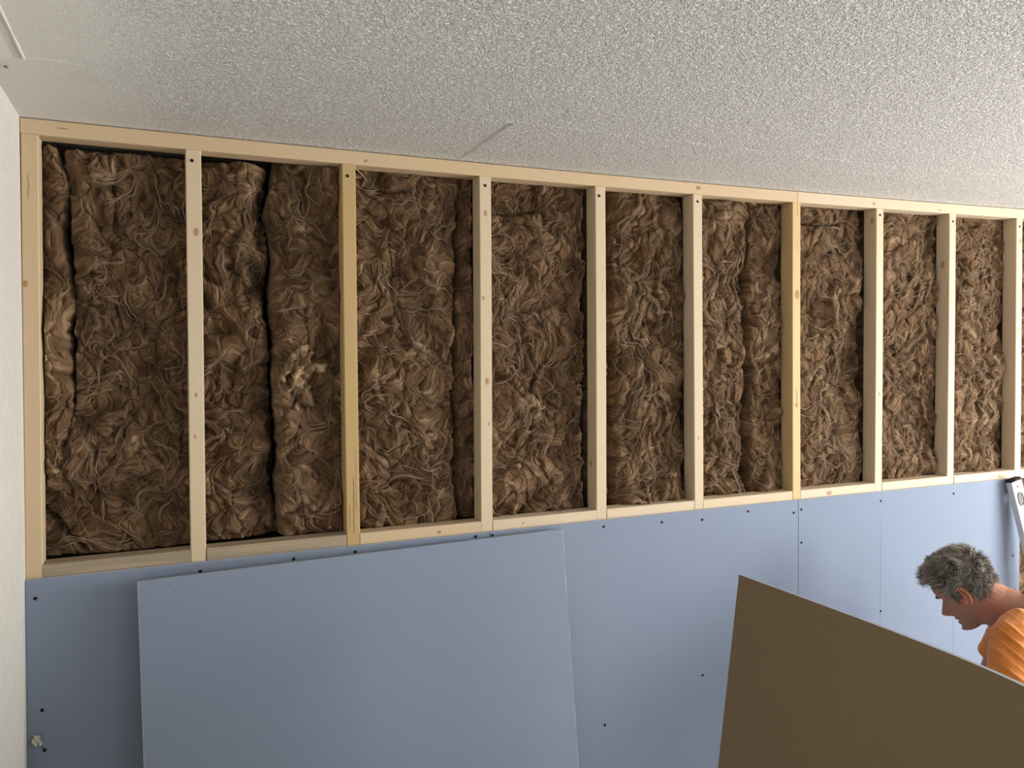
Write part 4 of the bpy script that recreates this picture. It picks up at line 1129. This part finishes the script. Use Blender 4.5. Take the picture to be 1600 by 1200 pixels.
def trousers():
    bm = bmesh.new(); add_legs(bm, .016, False)
    capsule(bm, [(MS + TD * .38 + TB * .002, .165, .112), (MS + TD * .45 + TB * .008, .178, .120), (MS + TD * .545 + TB * .012, .188, .128)], 26)
    me = remeshed(bm, .009, 3, 'tr'); b2 = bmesh.new(); b2.from_mesh(me); bpy.data.meshes.remove(me)
    kill = []
    for v in b2.verts:
        if v.co.z < .075: kill.append(v)
        elif (v.co - MS).dot(TD) < .33 and ((v.co - MS) - TD * (v.co - MS).dot(TD)).length < .185 and (v.co - MS).dot(TB) > -.15: kill.append(v)
    bmesh.ops.delete(b2, geom=kill, context='VERTS'); b2.normal_update()
    for v in b2.verts: v.co += v.normal * .003 * math.sin(v.co.z * 70 + v.co.x * 40)
    o = bm_obj('work_trousers', b2, cloth_mat('dark_work_cloth', (.045, .05, .06), (.06, .065, .075)), man, True)
    k = o.modifiers.new('th', 'SOLIDIFY'); k.thickness = .002; k.offset = 1
    for s in (1, -1):
        H0, K, A, fd = leg_pts(s); bm = bmesh.new(); heel = Vector((A.x, A.y, .042)) - fd * .03
        capsule(bm, [(A + Z * .03, .042, .044), (A, .042, .045), (heel, .042, .042)], 14)
        capsule(bm, [(heel, .042, .040), (heel + fd * .09 + Z * .008, .046, .043), (heel + fd * .18 - Z * .003, .053, .036), (heel + fd * .235 - Z * .008, .042, .030)], 16)
        me = remeshed(bm, .006, 3, 'boot'); me.materials.clear(); me.materials.append(simple('brown_boot_leather', (.10, .06, .035), .6))
        me.polygons.foreach_set('use_smooth', np.ones(len(me.polygons), bool))
        for v in me.vertices:
            if v.co.z < 0: v.co.z = 0.0
        b = bpy.data.objects.new('boot', me); C.objects.link(b); b.parent = man
trousers()

# ------------------------------------------------------------------ spirit level leaning at the right end
def spirit_level():
    W, D, T = .060, .026, .0016
    tl = Vector((3.490, -.050, 1.3165))                     # upper left front corner
    dirv = Vector((.185, -.135, -1.0)).normalized()
    L = tl.z / -dirv.z
    root = bpy.data.objects.new('spirit_level', None); C.objects.link(root)
    xd = Vector((1, 0, .12)); xd = (xd - dirv * xd.dot(dirv)).normalized(); yd = dirv.cross(xd).normalized()
    if yd.y < 0: yd = -yd
    # local frame: x across the face, y towards the wall, z up along the level; origin at its foot
    zd = -dirv; xd = yd.cross(zd).normalized()
    if xd.x < 0: xd = -xd
    yd = zd.cross(xd).normalized()
    foot = tl + dirv * L + Z * .008
    M = Matrix((xd, yd, zd)).transposed().to_4x4(); M.translation = foot
    root.matrix_world = M
    tag(root, 'silver aluminium spirit level with black end cap leaning at the right edge of the photo', 'spirit level')
    alu = NT('brushed_aluminium'); n = alu.noise(alu.coord((1, 1, .02)), 300, 2, .6); alu.col(alu.mix(n, (.56, .56, .56), (.66, .66, .655))); alu.set(Roughness=.42, Metallic=.55)
    white = simple('white_level_face', (.78, .78, .77), .45)
    blk = simple('black_plastic_cap', (.012, .012, .014), .7, 0, .2)
    # box profile frame: two edge rails and a web with an oval vial opening near the top
    Lb = L - .012; oval = (W / 2 + .001, Lb - .075, .0150, .0245)
    V = []; F = []
    def add(b):
        v, f = box_vf(*b); n = len(V); V.extend(v); F.extend([tuple(i + n for i in q) for q in f])
    add((0, .009, 0, D, 0, Lb)); add((W - .009, W, 0, D, 0, Lb))
    mesh_obj('rail', V, F, alu.m).parent = root
    # web: sheet with an elliptical hole, both faces
    def web_with_holes(y0, y1, holes):
        bm = bmesh.new(); n = 28; z_lo, z_hi = 0, Lb; x_lo, x_hi = .009, W - .009
        zs = sorted([z_lo, z_hi] + [h[1] - h[3] - .006 for h in holes] + [h[1] + h[3] + .006 for h in holes])
        cur = z_lo
        for (cx, cz, rx, rz) in sorted(holes, key=lambda h: h[1]):
            a, b = cz - rz - .006, cz + rz + .006
            for y, fl in ((y0, 1), (y1, -1)):
                q = [bm.verts.new(p) for p in ((x_lo, y, cur), (x_hi, y, cur), (x_hi, y, a), (x_lo, y, a))]; bm.faces.new(q if fl > 0 else q[::-1])
                inner = [bm.verts.new((cx + rx * math.cos(2*math.pi*k/n), y, cz + rz * math.sin(2*math.pi*k/n))) for k in range(n)]
                outer = []
                for k in range(n):
                    c, s_ = math.cos(2*math.pi*k/n), math.sin(2*math.pi*k/n); hx_ = (x_hi - cx) if c > 0 else (cx - x_lo); hz_ = (b - cz)
                    m = min(hx_ / max(abs(c), 1e-6), hz_ / max(abs(s_), 1e-6)); outer.append(bm.verts.new((cx + c * m, y, cz + s_ * m)))
                for k in range(n):
                    q = (inner[k], inner[(k+1) % n], outer[(k+1) % n], outer[k]); bm.faces.new(q[::-1] if fl > 0 else q)
            # hole wall
            iv = [[(cx + rx * math.cos(2*math.pi*k/n), y, cz + rz * math.sin(2*math.pi*k/n)) for k in range(n)] for y in (y0, y1)]
            A = [bm.verts.new(p) for p in iv[0]]; B = [bm.verts.new(p) for p in iv[1]]
            for k in range(n): bm.faces.new((A[k], A[(k+1) % n], B[(k+1) % n], B[k]))
            cur = b
        for y, fl in ((y0, 1), (y1, -1)):
            q = [bm.verts.new(p) for p in ((x_lo, y, cur), (x_hi, y, cur), (x_hi, y, z_hi), (x_lo, y, z_hi))]; bm.faces.new(q if fl > 0 else q[::-1])
        return bm
    holes = [oval, (W / 2, Lb - .35, .018, .018), (W / 2, .12, .018, .018)]
    bm = web_with_holes(.002, D - .002, holes); wb = bm_obj('web', bm, white, root)
    # rims and vials
    for (cx, cz, rx, rz) in holes:
        V = []; F = []; n = 32; prof = [(1.0, .0015), (1.22, .0015), (1.22, -.0012), (1.12, -.002), (1.0, -.0012)]
        for (k_, y) in prof:
            for k in range(n): V.append((cx + rx * k_ * math.cos(2*math.pi*k/n), y, cz + rz * k_ * math.sin(2*math.pi*k/n)))
        for a in range(len(prof)):
            b = (a + 1) % len(prof)
            for k in range(n): F.append((a*n+k, a*n+(k+1) % n, b*n+(k+1) % n, b*n+k))
        mesh_obj('hole_rim', V, F, simple('dark_grey_rim', (.10, .10, .105), .4), root, True)
    hole_ = holes[1]
    bm = bmesh.new(); capsule(bm, [(Vector((hole_[0] - .013, D/2, hole_[1])), .0055, .0055), (Vector((hole_[0] + .013, D/2, hole_[1])), .0055, .0055)], 12, side=(0, 0, 1))
    bm_obj('vial', bm, simple('yellow_green_vial', (.55, .65, .08), .2), root, True)
    # small rivet hole at the top
    bm = bmesh.new(); bmesh.ops.create_cone(bm, cap_ends=True, segments=14, radius1=.0040, radius2=.0040, depth=.0012, matrix=Matrix.Translation((W/2, .0016, Lb - .022)) @ Matrix.Rotation(math.pi/2, 4, 'X'))
    bm_obj('rivet', bm, blk, root)
    for (z0, z1) in ((Lb, Lb + .013), (-.006, 0)):
        bm = bmesh.new(); bmesh.ops.create_cube(bm, size=1); bmesh.ops.transform(bm, matrix=Matrix.Translation((W/2, D/2, (z0+z1)/2)) @ Matrix.Diagonal((W + .003, D + .003, z1 - z0, 1)), verts=bm.verts)
        bmesh.ops.bevel(bm, geom=bm.edges[:], offset=.0025, segments=2, affect='EDGES'); bm_obj('end_cap', bm, blk, root, True)
spirit_level()
